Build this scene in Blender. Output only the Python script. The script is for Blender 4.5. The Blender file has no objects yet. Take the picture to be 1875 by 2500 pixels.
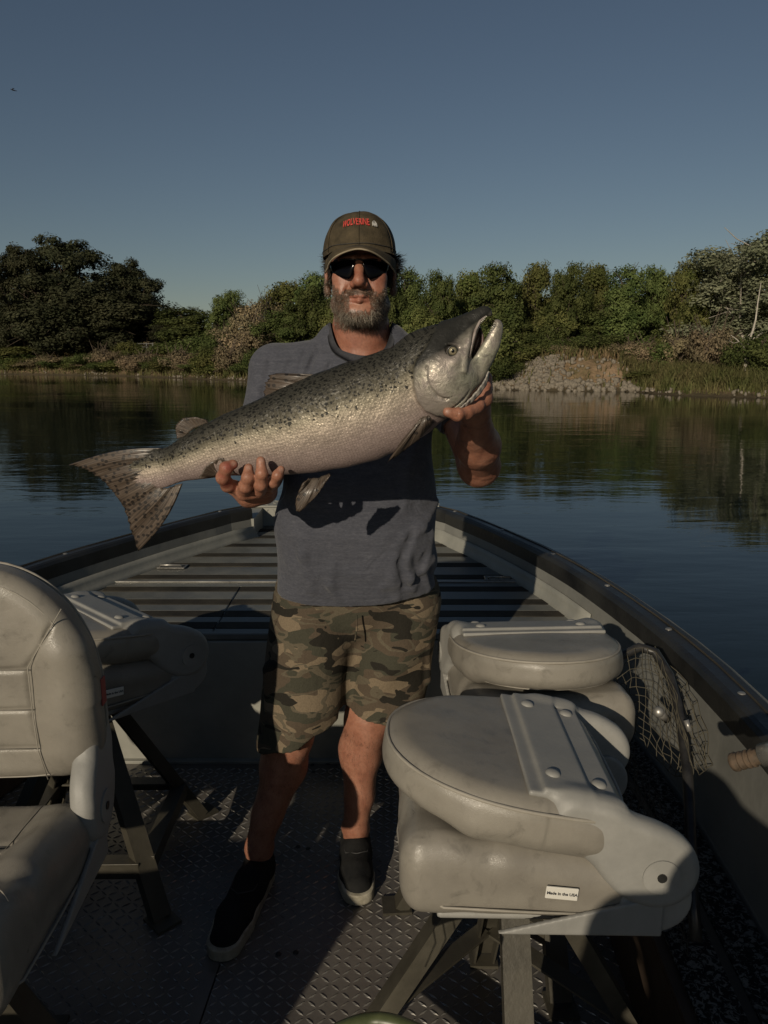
import bpy, math, random
import numpy as np
from mathutils import Vector, Matrix

# ------------------------------------------------------------------ camera, light, exposure
SC = bpy.context.scene
COL = SC.collection
PITCH = math.radians(11.3)
FPX = 1878.0                       # focal length in pixels of the 1875 x 2500 photograph
CAMZ = 1.5
cd = bpy.data.cameras.new('camera'); cam = bpy.data.objects.new('camera', cd); COL.objects.link(cam)
cam.location = (0, 0, CAMZ); cam.rotation_euler = (math.pi/2 - PITCH, 0, 0)
cd.sensor_fit = 'VERTICAL'; cd.sensor_height = 36.0; cd.lens = 36.0*FPX/2500.0
cd.clip_start = 0.05; cd.clip_end = 3000
SC.camera = cam

SUN_AZ, SUN_EL = 23.0, 19.5        # light travels to +Y and AZ degrees towards +X
wd = bpy.data.worlds.new('World'); SC.world = wd; wd.use_nodes = True
wn = wd.node_tree; bg = wn.nodes['Background']
sky = wn.nodes.new('ShaderNodeTexSky'); sky.sky_type = 'NISHITA'; sky.sun_disc = False
sky.sun_elevation = math.radians(SUN_EL); sky.sun_rotation = math.radians(180 + SUN_AZ)
sky.air_density = 1.0; sky.dust_density = 0.2; sky.ozone_density = 1.5
hs = wn.nodes.new('ShaderNodeHueSaturation'); hs.inputs['Saturation'].default_value = 0.92
wn.links.new(sky.outputs[0], hs.inputs['Color']); wn.links.new(hs.outputs[0], bg.inputs[0])
bg.inputs[1].default_value = 0.05
sl = bpy.data.lights.new('sun', 'SUN'); sl.energy = 5.0; sl.angle = math.radians(0.5); sl.color = (1.0, 0.87, 0.68)
sun = bpy.data.objects.new('sun', sl); COL.objects.link(sun)
sun.rotation_euler = Vector((math.sin(math.radians(SUN_AZ))*math.cos(math.radians(SUN_EL)),
                             math.cos(math.radians(SUN_AZ))*math.cos(math.radians(SUN_EL)),
                             -math.sin(math.radians(SUN_EL)))).to_track_quat('-Z', 'Y').to_euler()
SC.view_settings.view_transform = 'Standard'; SC.view_settings.look = 'None'
SC.view_settings.gamma = 1.0; SC.view_settings.use_curve_mapping = False
SC.view_settings.exposure = -0.64
SC.cycles.max_bounces = 8; SC.cycles.transparent_max_bounces = 8

# ------------------------------------------------------------------ helpers
R = random.Random(7); NR = np.random.RandomState(11)
CP, SP = math.cos(PITCH), math.sin(PITCH)
def W(u, v, y):                    # the point at depth y seen at photo pixel (u, v)
    d = v-1250.0; f = FPX*CP - d*SP; t = y/f
    return np.array([(u-937.5)*t, y, CAMZ - (d*CP + FPX*SP)*t])
def WZ(u, v, z):                   # the same on the plane at height z
    d = v-1250.0; dn = d*CP + FPX*SP; t = (CAMZ-z)/dn
    return np.array([(u-937.5)*t, (FPX*CP - d*SP)*t, z])
def SCL(v, y): return y/(FPX*CP - (v-1250.0)*SP)   # metres per photo pixel there

def tag(o, label=None, cat=None, group=None, kind=None):
    if label: o['label'] = label
    if cat: o['category'] = cat
    if group: o['group'] = group
    if kind: o['kind'] = kind
    return o
def thing(name, label, cat, loc=(0, 0, 0), rz=0.0, group=None):
    o = bpy.data.objects.new(name, None); COL.objects.link(o); o.empty_display_size = .1
    o.location = loc; o.rotation_euler = (0, 0, rz)
    return tag(o, label, cat, group)
def mesh(name, V, F, mat=None, smooth=True, mats=None, midx=None):
    me = bpy.data.meshes.new(name)
    V = np.asarray(V, dtype=np.float32).reshape(-1, 3)
    if isinstance(F, np.ndarray):
        n, k = F.shape
        me.vertices.add(len(V)); me.vertices.foreach_set('co', V.ravel())
        me.loops.add(n*k); me.loops.foreach_set('vertex_index', F.astype(np.int32).ravel())
        me.polygons.add(n); me.polygons.foreach_set('loop_start', np.arange(0, n*k, k, dtype=np.int32))
        me.polygons.foreach_set('loop_total', np.full(n, k, dtype=np.int32))
        me.update(calc_edges=True)
    else:
        me.from_pydata(V.tolist(), [], [tuple(int(i) for i in f) for f in F]); me.update()
    me.validate()
    if smooth: me.polygons.foreach_set('use_smooth', np.ones(len(me.polygons), dtype=bool))
    if mat: me.materials.append(mat)
    if mats:
        for m in mats: me.materials.append(m)
        me.polygons.foreach_set('material_index', np.asarray(midx, dtype=np.int32))
    return me
def put(name, me, parent=None, world=False, loc=None, rot=None):
    o = bpy.data.objects.new(name, me); COL.objects.link(o)
    if parent is not None:
        o.parent = parent
        if world: o.location = -Vector(parent.location)
    if loc is not None: o.location = loc
    if rot is not None: o.rotation_euler = rot
    return o
def part(name, V, F, mat, parent=None, world=True, smooth=True):
    return put(name, mesh(name, V, F, mat, smooth), parent, world)
def fattr(me, name, arr):
    a = np.asarray(arr, dtype=np.float32)
    if a.ndim == 1:
        at = me.attributes.new(name, 'FLOAT', 'POINT'); at.data.foreach_set('value', a)
    else:
        at = me.attributes.new(name, 'FLOAT_VECTOR', 'POINT'); at.data.foreach_set('vector', a.ravel())
def copy_tree(o, parent=None):
    c = o.copy(); COL.objects.link(c)
    if parent is not None: c.parent = parent
    for ch in list(o.children): copy_tree(ch, c)
    return c

class MB:                          # collects simple solids into one mesh
    def __init__(s): s.V = []; s.F = []
    def add(s, V, F):
        b = len(s.V); s.V += [tuple(map(float, v)) for v in V]; s.F += [tuple(i+b for i in f) for f in F]; return s
    def hexa(s, P):                # 8 points: bottom 4, top 4
        return s.add(P, [(3, 2, 1, 0), (4, 5, 6, 7), (0, 1, 5, 4), (1, 2, 6, 5), (2, 3, 7, 6), (3, 0, 4, 7)])
    def box(s, c, h, rz=0, M=None, bev=0.0):
        x, y, z = h; b = min(bev, x*.9, y*.9, z*.9)
        if b <= 0:
            P = [(-x, -y, -z), (x, -y, -z), (x, y, -z), (-x, y, -z), (-x, -y, z), (x, -y, z), (x, y, z), (-x, y, z)]
            F = [(3, 2, 1, 0), (4, 5, 6, 7), (0, 1, 5, 4), (1, 2, 6, 5), (2, 3, 7, 6), (3, 0, 4, 7)]
        else:                      # chamfered box
            P = []; F = []
            def ring(z_, ins):
                X, Y = x-ins, y-ins
                return [(-X+b*0, -Y, z_), (X, -Y, z_), (X, Y, z_), (-X, Y, z_)]
            def oct_(z_, ix):
                X, Y = x-ix, y-ix
                return [(-X+b, -Y, z_), (X-b, -Y, z_), (X, -Y+b, z_), (X, Y-b, z_), (X-b, Y, z_), (-X+b, Y, z_), (-X, Y-b, z_), (-X, -Y+b, z_)]
            for z_, ix in ((-z, b*.7), (-z+b, 0), (z-b, 0), (z, b*.7)): P += oct_(z_, ix)
            F.append(tuple(range(7, -1, -1))); F.append(tuple(range(24, 32)))
            for k in range(3):
                for i in range(8):
                    j = (i+1) % 8; F.append((k*8+i, k*8+j, k*8+8+j, k*8+8+i))
        c = Vector(c); Q = Matrix.Rotation(rz, 3, 'Z') if M is None else M
        return s.add([c + Q @ Vector(p) for p in P], F)
    def tube(s, pts, r, n=8, caps=True, closed=False):
        P = [Vector(p) for p in pts]; m = len(P)
        rr = r if isinstance(r, (list, tuple, np.ndarray)) else [r]*m
        V = []; up = None
        for i in range(m):
            if closed: t = P[(i+1) % m]-P[i-1]
            else: t = P[min(i+1, m-1)]-P[max(i-1, 0)]
            if t.length < 1e-9: t = Vector((0, 0, 1))
            t.normalize()
            if up is None: up = Vector((0, 0, 1)) if abs(t.z) < .9 else Vector((1, 0, 0))
            a = t.cross(up)
            if a.length < 1e-6: a = t.orthogonal()
            a.normalize(); b = a.cross(t).normalized(); up = b
            for k in range(n):
                an = 2*math.pi*k/n; V.append(P[i] + (a*math.cos(an)+b*math.sin(an))*rr[i])
        F = []
        for i in range(m if closed else m-1):
            i2 = (i+1) % m
            for k in range(n):
                k2 = (k+1) % n; F.append((i*n+k, i*n+k2, i2*n+k2, i2*n+k))
        if caps and not closed:
            F.append(tuple(range(n-1, -1, -1))); F.append(tuple(range((m-1)*n, m*n)))
        return s.add(V, F)
    def dome(s, c, nrm, r, h, n=10):
        nrm = Vector(nrm).normalized(); a = nrm.orthogonal().normalized(); b = nrm.cross(a); c = Vector(c)
        V = []; F = []
        L = [(1, 0), (.92, .45), (.68, .8), (.35, .96)]
        for (q, w) in L:
            for k in range(n):
                an = 2*math.pi*k/n; V.append(c + (a*math.cos(an)+b*math.sin(an))*r*q + nrm*h*w)
        V.append(c+nrm*h)
        for i in range(3):
            for k in range(n): F.append((i*n+k, i*n+(k+1) % n, (i+1)*n+(k+1) % n, (i+1)*n+k))
        for k in range(n): F.append((3*n+k, 3*n+(k+1) % n, 4*n))
        return s.add(V, F)
    def build(s, name, mat, parent=None, world=False, smooth=False):
        return put(name, mesh(name, s.V, s.F, mat, smooth), parent, world)

def grid_mesh(P, closed_u=False, closed_v=False):   # P: (nu, nv, 3) -> V, F
    nu, nv = P.shape[:2]; idx = np.arange(nu*nv).reshape(nu, nv)
    a = idx if closed_u else idx[:-1]; b = np.roll(idx, -1, 0) if closed_u else idx[1:]
    if closed_v: a2 = np.roll(a, -1, 1); b2 = np.roll(b, -1, 1)
    else: a2 = a[:, 1:]; b2 = b[:, 1:]; a = a[:, :-1]; b = b[:, :-1]
    F = np.stack([a, b, b2, a2], -1).reshape(-1, 4)
    return P.reshape(-1, 3), F

def solid_grid(P, th):              # closed thin solid from an open grid; th scalar or (nu,nv)
    gu = np.gradient(P, axis=0); gv = np.gradient(P, axis=1)
    n = np.cross(gu, gv); n /= (np.linalg.norm(n, axis=2, keepdims=True)+1e-12)
    th = np.asarray(th)*np.ones(P.shape[:2])
    A = P + n*th[..., None]*.5; B = P - n*th[..., None]*.5
    nu, nv = P.shape[:2]; idx = np.arange(nu*nv).reshape(nu, nv); o = nu*nv
    V = np.concatenate([A.reshape(-1, 3), B.reshape(-1, 3)])
    q = np.stack([idx[:-1, :-1], idx[1:, :-1], idx[1:, 1:], idx[:-1, 1:]], -1).reshape(-1, 4)
    F = [q, (q+o)[:, ::-1]]
    ring = np.concatenate([idx[:-1, 0], idx[-1, :-1], idx[:0:-1, -1], idx[0, :0:-1]])
    r2 = np.roll(ring, -1)
    F.append(np.stack([ring, ring+o, r2+o, r2], -1))
    return V, np.concatenate(F)

# ------------------------------------------------------------------ implicit modelling on a grid
class Vol:
    def __init__(s, lo, hi, h):
        s.lo = np.array(lo, dtype=np.float64); s.h = h
        s.n = np.ceil((np.array(hi)-s.lo)/h).astype(int)+1
        s.D = np.full(s.n, 1.0, dtype=np.float32)
        s.ax = [(s.lo[i]+h*np.arange(s.n[i])).astype(np.float32) for i in range(3)]
    def reg(s, lo, hi, pad):
        sl = []; co = []
        for i in range(3):
            a = int(max(0, math.floor((lo[i]-pad-s.lo[i])/s.h))); b = int(min(s.n[i], math.ceil((hi[i]+pad-s.lo[i])/s.h)+1))
            if b <= a: return None, None
            sl.append(slice(a, b)); sh = [1, 1, 1]; sh[i] = b-a
            co.append(s.ax[i][a:b].reshape(sh))
        return tuple(sl), co
    def op(s, fn, lo, hi, k=0.0, mode='add'):
        sl, co = s.reg(lo, hi, k+3*s.h)
        if sl is None: return s
        d = fn(*co); D = s.D[sl]
        if mode == 'add': s.D[sl] = smin(D, d, k)
        elif mode == 'sub': s.D[sl] = -smin(-D, d, k)
        return s
    def cap(s, a, b, ra, rb=None, k=0.0, mode='add', sc=(1, 1, 1)):
        rb = ra if rb is None else rb
        a = np.array(a, float); b = np.array(b, float); r = max(ra, rb)*max(sc)
        lo = np.minimum(a, b)-r; hi = np.maximum(a, b)+r
        ab = b-a; L = float(ab@ab)+1e-12
        def fn(x, y, z):
            t = np.clip(((x-a[0])*ab[0]+(y-a[1])*ab[1]+(z-a[2])*ab[2])/L, 0, 1)
            dx = (x-a[0]-t*ab[0])/sc[0]; dy = (y-a[1]-t*ab[1])/sc[1]; dz = (z-a[2]-t*ab[2])/sc[2]
            return (np.sqrt(dx*dx+dy*dy+dz*dz) - (ra+(rb-ra)*t))*min(sc)
        return s.op(fn, lo, hi, k, mode)
    def chain(s, pts, rs, k=0.0, mode='add', sc=(1, 1, 1)):
        for i in range(len(pts)-1): s.cap(pts[i], pts[i+1], rs[i], rs[i+1], k, mode, sc)
        return s
    def ell(s, c, r, k=0.0, mode='add', M=None):
        c = np.array(c, float); r = np.array(r, float); m = r.max()
        if M is None: lo = c-r; hi = c+r
        else: lo = c-m; hi = c+m; Q = np.array(M)      # rows: local axes
        def fn(x, y, z):
            p = [x-c[0], y-c[1], z-c[2]]
            if M is not None: p = [Q[i][0]*p[0]+Q[i][1]*p[1]+Q[i][2]*p[2] for i in range(3)]
            k0 = np.sqrt((p[0]/r[0])**2+(p[1]/r[1])**2+(p[2]/r[2])**2)
            k1 = np.sqrt((p[0]/r[0]**2)**2+(p[1]/r[1]**2)**2+(p[2]/r[2]**2)**2)+1e-9
            return k0*(k0-1)/k1
        return s.op(fn, lo, hi, k, mode)
    def rbox(s, c, hh, r, k=0.0, mode='add', M=None):
        c = np.array(c, float); hh = np.array(hh, float); m = float(np.linalg.norm(hh))
        if M is None: lo = c-hh; hi = c+hh
        else: lo = c-m; hi = c+m; Q = np.array(M)
        def fn(x, y, z):
            p = [x-c[0], y-c[1], z-c[2]]
            if M is not None: p = [Q[i][0]*p[0]+Q[i][1]*p[1]+Q[i][2]*p[2] for i in range(3)]
            q = [np.abs(p[i])-hh[i]+r for i in range(3)]
            o = np.sqrt(np.maximum(q[0], 0)**2+np.maximum(q[1], 0)**2+np.maximum(q[2], 0)**2)
            return o + np.minimum(np.maximum(q[0], np.maximum(q[1], q[2])), 0) - r
        return s.op(fn, lo, hi, k, mode)
    def clip(s, p, n):              # keep the side the normal points away from
        n = np.array(n, float); n /= np.linalg.norm(n)
        x, y, z = [s.ax[i].reshape([-1 if j == i else 1 for j in range(3)]) for i in range(3)]
        d = (x-p[0])*n[0]+(y-p[1])*n[1]+(z-p[2])*n[2]
        s.D = np.maximum(s.D, d.astype(np.float32)); return s
    def disp(s, fn):
        x, y, z = [s.ax[i].reshape([-1 if j == i else 1 for j in range(3)]) for i in range(3)]
        m = np.abs(s.D) < .05
        d = fn(x+0*y+0*z, y+0*x+0*z, z+0*x+0*y) if False else fn(x, y, z)
        s.D = np.where(m, s.D+d, s.D).astype(np.float32); return s
    def mesh(s):
        D = s.D.copy(); D[0] = D[-1] = 1; D[:, 0] = D[:, -1] = 1; D[:, :, 0] = D[:, :, -1] = 1
        S = D < 0
        cs = np.zeros(tuple(np.array(S.shape)-1), np.int8); U = S.view(np.int8)
        C = [(i, j, k) for i in (0, 1) for j in (0, 1) for k in (0, 1)]
        sh = cs.shape
        for (i, j, k) in C: cs += U[i:i+sh[0], j:j+sh[1], k:k+sh[2]]
        act = (cs > 0) & (cs < 8)
        ijk = np.argwhere(act); n = len(ijk)
        idx = np.full(sh, -1, np.int32); idx[act] = np.arange(n)
        val = {c: D[ijk[:, 0]+c[0], ijk[:, 1]+c[1], ijk[:, 2]+c[2]] for c in C}
        P = np.zeros((n, 3)); cnt = np.zeros(n)
        for a in C:
            for d in range(3):
                if a[d] == 1: continue
                b = tuple(a[i]+(1 if i == d else 0) for i in range(3))
                va, vb = val[a], val[b]; m = (va < 0) != (vb < 0)
                t = va[m]/(va[m]-vb[m]); q = np.zeros((m.sum(), 3)); q[:] = a; q[:, d] += t
                P[m] += q; cnt[m] += 1
        V = s.lo + s.h*(ijk + P/cnt[:, None])
        F = []
        for d in range(3):
            e, f = [(1, 2), (2, 0), (0, 1)][d]
            sa = [slice(None)]*3; sb = [slice(None)]*3; sa[d] = slice(0, -1); sb[d] = slice(1, None)
            df = S[tuple(sa)] != S[tuple(sb)]
            q = np.argwhere(df); inside = S[tuple(sa)][df]
            ok = (q[:, e] > 0) & (q[:, f] > 0) & (q[:, e] < sh[e]) & (q[:, f] < sh[f]); q = q[ok]; inside = inside[ok]
            def g(de, df_):
                w = q.copy(); w[:, e] += de; w[:, f] += df_; return idx[w[:, 0], w[:, 1], w[:, 2]]
            quad = np.stack([g(-1, -1), g(0, -1), g(0, 0), g(-1, 0)], -1)
            quad[~inside] = quad[~inside][:, ::-1]
            F.append(quad)
        return V, np.concatenate(F)
def smin(a, b, k):
    if k <= 0: return np.minimum(a, b)
    h = np.clip(.5+.5*(b-a)/k, 0, 1)
    return b*(1-h)+a*h-k*h*(1-h)
def rot_axes(ax):                   # rows: an orthonormal frame whose 3rd row is ax
    a = np.array(ax, float); a /= np.linalg.norm(a)
    t = np.array([0, 0, 1.]) if abs(a[2]) < .9 else np.array([1., 0, 0])
    u = np.cross(t, a); u /= np.linalg.norm(u); v = np.cross(a, u)
    return np.array([u, v, a])
def wob(x, y, z, s, seed=0):        # smooth pseudo noise, about -1..1
    r = np.random.RandomState(seed); out = 0
    for i in range(5):
        d = r.normal(size=3); d /= np.linalg.norm(d); w = s*(.7+.25*i); ph = r.rand()*6.28
        out = out + np.sin((x*d[0]+y*d[1]+z*d[2])*w+ph + 1.3*np.sin((x*d[1]+y*d[2]+z*d[0])*w*.6+ph*2))/5
    return out*1.6

# ------------------------------------------------------------------ materials
def nd(nt, typ, ins=None, **at):
    n = nt.nodes.new('ShaderNode'+typ)
    for k, v in at.items(): setattr(n, k, v)
    for k, v in (ins or {}).items():
        s = n.inputs[k]
        if isinstance(v, bpy.types.NodeSocket): nt.links.new(v, s)
        elif isinstance(v, bpy.types.Node): nt.links.new(v.outputs[0], s)
        else: s.default_value = v
    return n
def ramp(nt, fac, stops, interp='LINEAR'):
    n = nd(nt, 'ValToRGB', {0: fac}); cr = n.color_ramp; cr.interpolation = interp
    while len(cr.elements) < len(stops): cr.elements.new(.5)
    for e, (p, c) in zip(cr.elements, stops):
        e.position = p; e.color = (c, c, c, 1) if isinstance(c, (int, float)) else (*c, 1)
    return n
def mix(nt, f, a, b, mode='MIX'):
    n = nd(nt, 'MixRGB', {0: f}, blend_type=mode)
    for i, v in ((1, a), (2, b)):
        if isinstance(v, (tuple, list)): n.inputs[i].default_value = (*v, 1)
        elif isinstance(v, bpy.types.Node): nt.links.new(v.outputs[0], n.inputs[i])
        else: nt.links.new(v, n.inputs[i])
    return n
def math_(nt, op, a, b=0.0, clamp=False):
    return nd(nt, 'Math', {0: a, 1: b}, operation=op, use_clamp=clamp)
def co(nt, scale=(1, 1, 1), kind='Object', rot=(0, 0, 0)):
    t = nd(nt, 'TexCoord'); return nd(nt, 'Mapping', {'Vector': t.outputs[kind], 'Scale': scale, 'Rotation': rot})
def noise(nt, vec, scale, detail=4, rough=.55, dist=0.0):
    return nd(nt, 'TexNoise', {'Vector': vec, 'Scale': scale, 'Detail': detail, 'Roughness': rough, 'Distortion': dist})
def mat(name, col=(.5, .5, .5), rough=.5, metal=0.0, spec=.5):
    m = bpy.data.materials.new(name); m.use_nodes = True; nt = m.node_tree
    b = nt.nodes['Principled BSDF']; b.inputs['Base Color'].default_value = (*col, 1)
    b.inputs['Roughness'].default_value = rough; b.inputs['Metallic'].default_value = metal
    b.inputs['Specular IOR Level'].default_value = spec
    return m, nt, b
def worn(name, c1, c2, rough=.5, metal=0.0, scale=6, bump=.0, bscale=60, spec=.5, kind='Object', rv=.12):
    m, nt, b = mat(name, c1, rough, metal, spec)
    c = co(nt, kind=kind); n = noise(nt, c, scale, 6, .65)
    nt.links.new(ramp(nt, n, [(.35, c1), (.68, c2)]).outputs[0], b.inputs['Base Color'])
    nt.links.new(nd(nt, 'MapRange', {0: n.outputs[0], 1: .3, 2: .7, 3: rough-rv, 4: rough+rv}).outputs[0], b.inputs['Roughness'])
    if bump:
        n2 = noise(nt, c, bscale, 5, .6)
        nt.links.new(nd(nt, 'Bump', {'Height': n2.outputs[0], 'Strength': bump, 'Distance': .004}).outputs[0], b.inputs['Normal'])
    return m
# ------------------------------------------------------------------ water, river bank
ZW = -0.12
def mat_water():
    m, nt, b = mat('river_water', (.006, .011, .010), .03, 0, .5)
    b.inputs['IOR'].default_value = 1.333
    c = co(nt, (1, 1, 1))
    n1 = noise(nt, nd(nt, 'Mapping', {'Vector': c, 'Scale': (.55, 1.5, 1), 'Rotation': (0, 0, .12)}), 1.0, 2, .5, .3)
    n2 = noise(nt, nd(nt, 'Mapping', {'Vector': c, 'Scale': (1.5, 4.6, 1), 'Rotation': (0, 0, -.1)}), 1.6, 3, .55, .2)
    n3 = noise(nt, nd(nt, 'Mapping', {'Vector': c, 'Scale': (.05, .13, 1)}), 1.0, 3, .5, .6)
    amp = ramp(nt, n3, [(.40, .25), (.62, 1.0)])
    h = math_(nt, 'ADD', math_(nt, 'MULTIPLY', n1, 1.0), math_(nt, 'MULTIPLY', n2, .30))
    h2 = math_(nt, 'MULTIPLY', h, amp)
    nt.links.new(nd(nt, 'Bump', {'Height': h2.outputs[0], 'Strength': 1.0, 'Distance': .013}).outputs[0], b.inputs['Normal'])
    return m
def make_water():
    xs = np.concatenate([np.linspace(-900, -60, 8), np.linspace(-40, 40, 9), np.linspace(60, 900, 8)])
    ys = np.concatenate([np.linspace(-60, 0, 3), np.linspace(8, 100, 12), np.linspace(150, 1500, 6)])
    P = np.zeros((len(xs), len(ys), 3)); P[..., 0] = xs[:, None]; P[..., 1] = ys[None]; P[..., 2] = ZW
    V, F = grid_mesh(P)
    tag(part('river_water', V, F, mat_water()), 'dark calm river reflecting the trees and the sky', None, None, 'structure')
make_water()

# the far shoreline: (x, y) at the water's edge, from pixel measurements of the waterline
SHORE = np.array([(-260, 160), (-90, 105), (-60, 92), (-40.5, 82), (-24.3, 72.8), (-16.5, 64), (-10.1, 56.9), (-2, 47.5), (6.2, 40.6), (9.2, 38.9), (12.2, 38.3), (13.2, 34.6), (15.9, 32.4), (24, 28), (60, 12), (150, -40)])
def shore_sd(x, y):                 # signed distance to the shoreline, positive on land, and arc position
    best = np.full(np.shape(x), 1e9); sg = np.zeros(np.shape(x)); arc = np.zeros(np.shape(x)); acc = 0
    for a, b in zip(SHORE[:-1], SHORE[1:]):
        d = b-a; L = np.hypot(*d); t = np.clip(((x-a[0])*d[0]+(y-a[1])*d[1])/L**2, 0, 1)
        px = x-a[0]-t*d[0]; py = y-a[1]-t*d[1]; q = np.hypot(px, py)
        cr = d[0]*(y-a[1])-d[1]*(x-a[0]); m = q < best
        best = np.where(m, q, best); sg = np.where(m, np.sign(cr), sg); arc = np.where(m, acc+t*L, arc); acc += L
    return best*sg, arc
MOUND = np.array([10.4, 41.6])
def ground_z(x, y):
    d, s = shore_sd(x, y)
    k = np.clip(d/3.2, -1, 1)
    up = .95*(np.clip(k, 0, 1)**.8) + .6*np.clip((d-8)/30, 0, 1)
    z = ZW + np.where(d > 0, .06+up, .35*d)
    far = np.clip((-x-8)/20, 0, 1)   # the upstream bank stands higher
    z = z + np.where(d > 0, far*1.0*np.clip(d/7, 0, 1), 0)
    mo = np.exp(-(((x-MOUND[0])/2.9)**4 + ((y-MOUND[1])/3.0)**4)); z = z + np.where(d > 0, mo*.80*np.clip(d/1.6, 0, 1), 0)
    rt = np.clip((x-12.5)/4, 0, 1); z = z - np.where(d > 0, rt*.35*np.clip(d/3, 0, 1), 0)
    z = z + .10*wob(x, y, 0*x, .9, 3)*np.clip(d, 0, 1)
    return z
def mat_bank():
    m, nt, b = mat('river_bank', (.12, .1, .06), .95, 0, .1)
    c = co(nt); n = noise(nt, c, .35, 6, .7); n2 = noise(nt, c, 3, 5, .7)
    r1 = ramp(nt, n, [(.34, (.08, .08, .035)), (.46, (.22, .155, .09)), (.66, (.30, .21, .135))])
    r2 = ramp(nt, n2, [(.3, .6), (.7, 1.25)])
    zz = nd(nt, 'SeparateXYZ', {0: nd(nt, 'NewGeometry').outputs['Position']}); wet = nd(nt, 'MapRange', {0: math_(nt, 'ADD', zz.outputs[2], math_(nt, 'MULTIPLY', n2, .25)).outputs[0], 1: .10, 2: .42, 3: 1, 4: 0})
    nt.links.new(mix(nt, math_(nt, 'MULTIPLY', wet, .85), mix(nt, 1, r1, r2, 'MULTIPLY'), (.045, .040, .026)).outputs[0], b.inputs['Base Color'])
    nt.links.new(nd(nt, 'Bump', {'Height': n2.outputs[0], 'Strength': .8, 'Distance': .15}).outputs[0], b.inputs['Normal'])
    return m
def make_bank():
    t = []; acc = 0
    for a, b in zip(SHORE[:-1], SHORE[1:]):
        L = np.hypot(*(b-a)); n = int(max(3, min(30, L/.6)))
        for i in range(n): t.append(a+(b-a)*i/n)
    t.append(SHORE[-1]); t = np.array(t)
    g = np.gradient(t, axis=0); nrm = np.stack([-g[:, 1], g[:, 0]], 1); nrm /= np.linalg.norm(nrm, axis=1, keepdims=True)
    for _ in range(12): nrm = (nrm+np.roll(nrm, 1, 0)+np.roll(nrm, -1, 0)); nrm[0] = nrm[1]; nrm[-1] = nrm[-2]; nrm /= np.linalg.norm(nrm, axis=1, keepdims=True)
    off = np.array([-3, -1, -.3, 0, .3, .7, 1.2, 1.8, 2.4, 3.2, 4.2, 5.5, 7, 9, 12, 17, 25, 40, 80, 300, 900])
    P = np.zeros((len(t), len(off), 3)); P[..., :2] = t[:, None]+nrm[:, None]*off[None, :, None]
    P[..., 2] = ground_z(P[..., 0], P[..., 1])
    V, F = grid_mesh(P)
    return tag(part('river_bank', V, F[:, ::-1], mat_bank()), 'far river bank of dry grass and bare earth', None, None, 'structure')
BANK = make_bank()

# ------------------------------------------------------------------ rocks on the mound and along the water's edge
M_ROCK = worn('pale_rock', (.13, .115, .09), (.25, .215, .17), .9, 0, 2.2, .5, 9, .2)
def rock_mesh(seed):
    r = np.random.RandomState(seed); g = (1+5**.5)/2
    V = np.array([(-1, g, 0), (1, g, 0), (-1, -g, 0), (1, -g, 0), (0, -1, g), (0, 1, g), (0, -1, -g), (0, 1, -g), (g, 0, -1), (g, 0, 1), (-g, 0, -1), (-g, 0, 1)], float)
    F = [(0, 11, 5), (0, 5, 1), (0, 1, 7), (0, 7, 10), (0, 10, 11), (1, 5, 9), (5, 11, 4), (11, 10, 2), (10, 7, 6), (7, 1, 8), (3, 9, 4), (3, 4, 2), (3, 2, 6), (3, 6, 8), (3, 8, 9), (4, 9, 5), (2, 4, 11), (6, 2, 10), (8, 6, 7), (9, 8, 1)]
    V /= np.linalg.norm(V, axis=1, keepdims=True); V *= (1+r.uniform(-.28, .25, (12, 1))); V *= r.uniform(.6, 1.15, 3)
    return V, np.array(F)
def make_rocks():
    protos = [rock_mesh(i) for i in range(8)]; mm = [mesh('rock', v, f, M_ROCK, False) for v, f in protos]
    pts = []; r = np.random.RandomState(5)
    while len(pts) < 900:            # the riprap mound
        x, y = r.uniform(5.0, 12.4), r.uniform(37.8, 43.4)
        d, s = shore_sd(np.array(x), np.array(y))
        if d < -.05 or d > 3.4: continue
        lim = 1.0 + 2.4*math.exp(-((x-8.2)/1.7)**2) + (1.2 if x > 9 else 0)
        if d > lim: continue
        if x > 9.3 and d > .6 and r.rand() < .86: continue
        pts.append((x, y, r.uniform(.07, .17)*(1.05 if d < 1 else .9)))
    for i in range(520):             # water's edge upstream and downstream
        k = r.rand(); 
        if k < .6: x = r.uniform(-42, -4); xi = np.interp(x, SHORE[:, 0], SHORE[:, 1]); rad = r.uniform(.04, .12)
        else: x = r.uniform(12.4, 20); xi = np.interp(x, SHORE[:, 0], SHORE[:, 1]); rad = r.uniform(.04, .11)
        if wob(np.array(x), np.array(0.), np.array(0.), 1.1, 4) < -.1: continue
        pts.append((x, xi+abs(r.normal(0, .55)), rad))
    pts.sort(key=lambda p: -p[2]/math.hypot(p[0], p[1]))
    V = []; F = []; nb = 0
    for i, (x, y, rad) in enumerate(pts):
        z = float(ground_z(np.array(x), np.array(y)))+rad*.15
        if i < 300:
            o = put('rock', mm[i % 8], BANK, False, (x, y, z), (r.uniform(0, 6), r.uniform(0, 6), r.uniform(0, 6))); o.scale = (rad*1.2,)*3
        else:
            v, f = protos[i % 8]; a = r.uniform(0, 6.28); q = np.array([[math.cos(a), -math.sin(a), 0], [math.sin(a), math.cos(a), 0], [0, 0, 1]])
            V.append((v*rad*1.2)@q.T+np.array([x, y, z])); F.append(f+nb); nb += len(v)
    o = part('rocks', np.concatenate(V), np.concatenate(F), M_ROCK, BANK, True, False); o['kind'] = 'stuff'
make_rocks()

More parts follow.
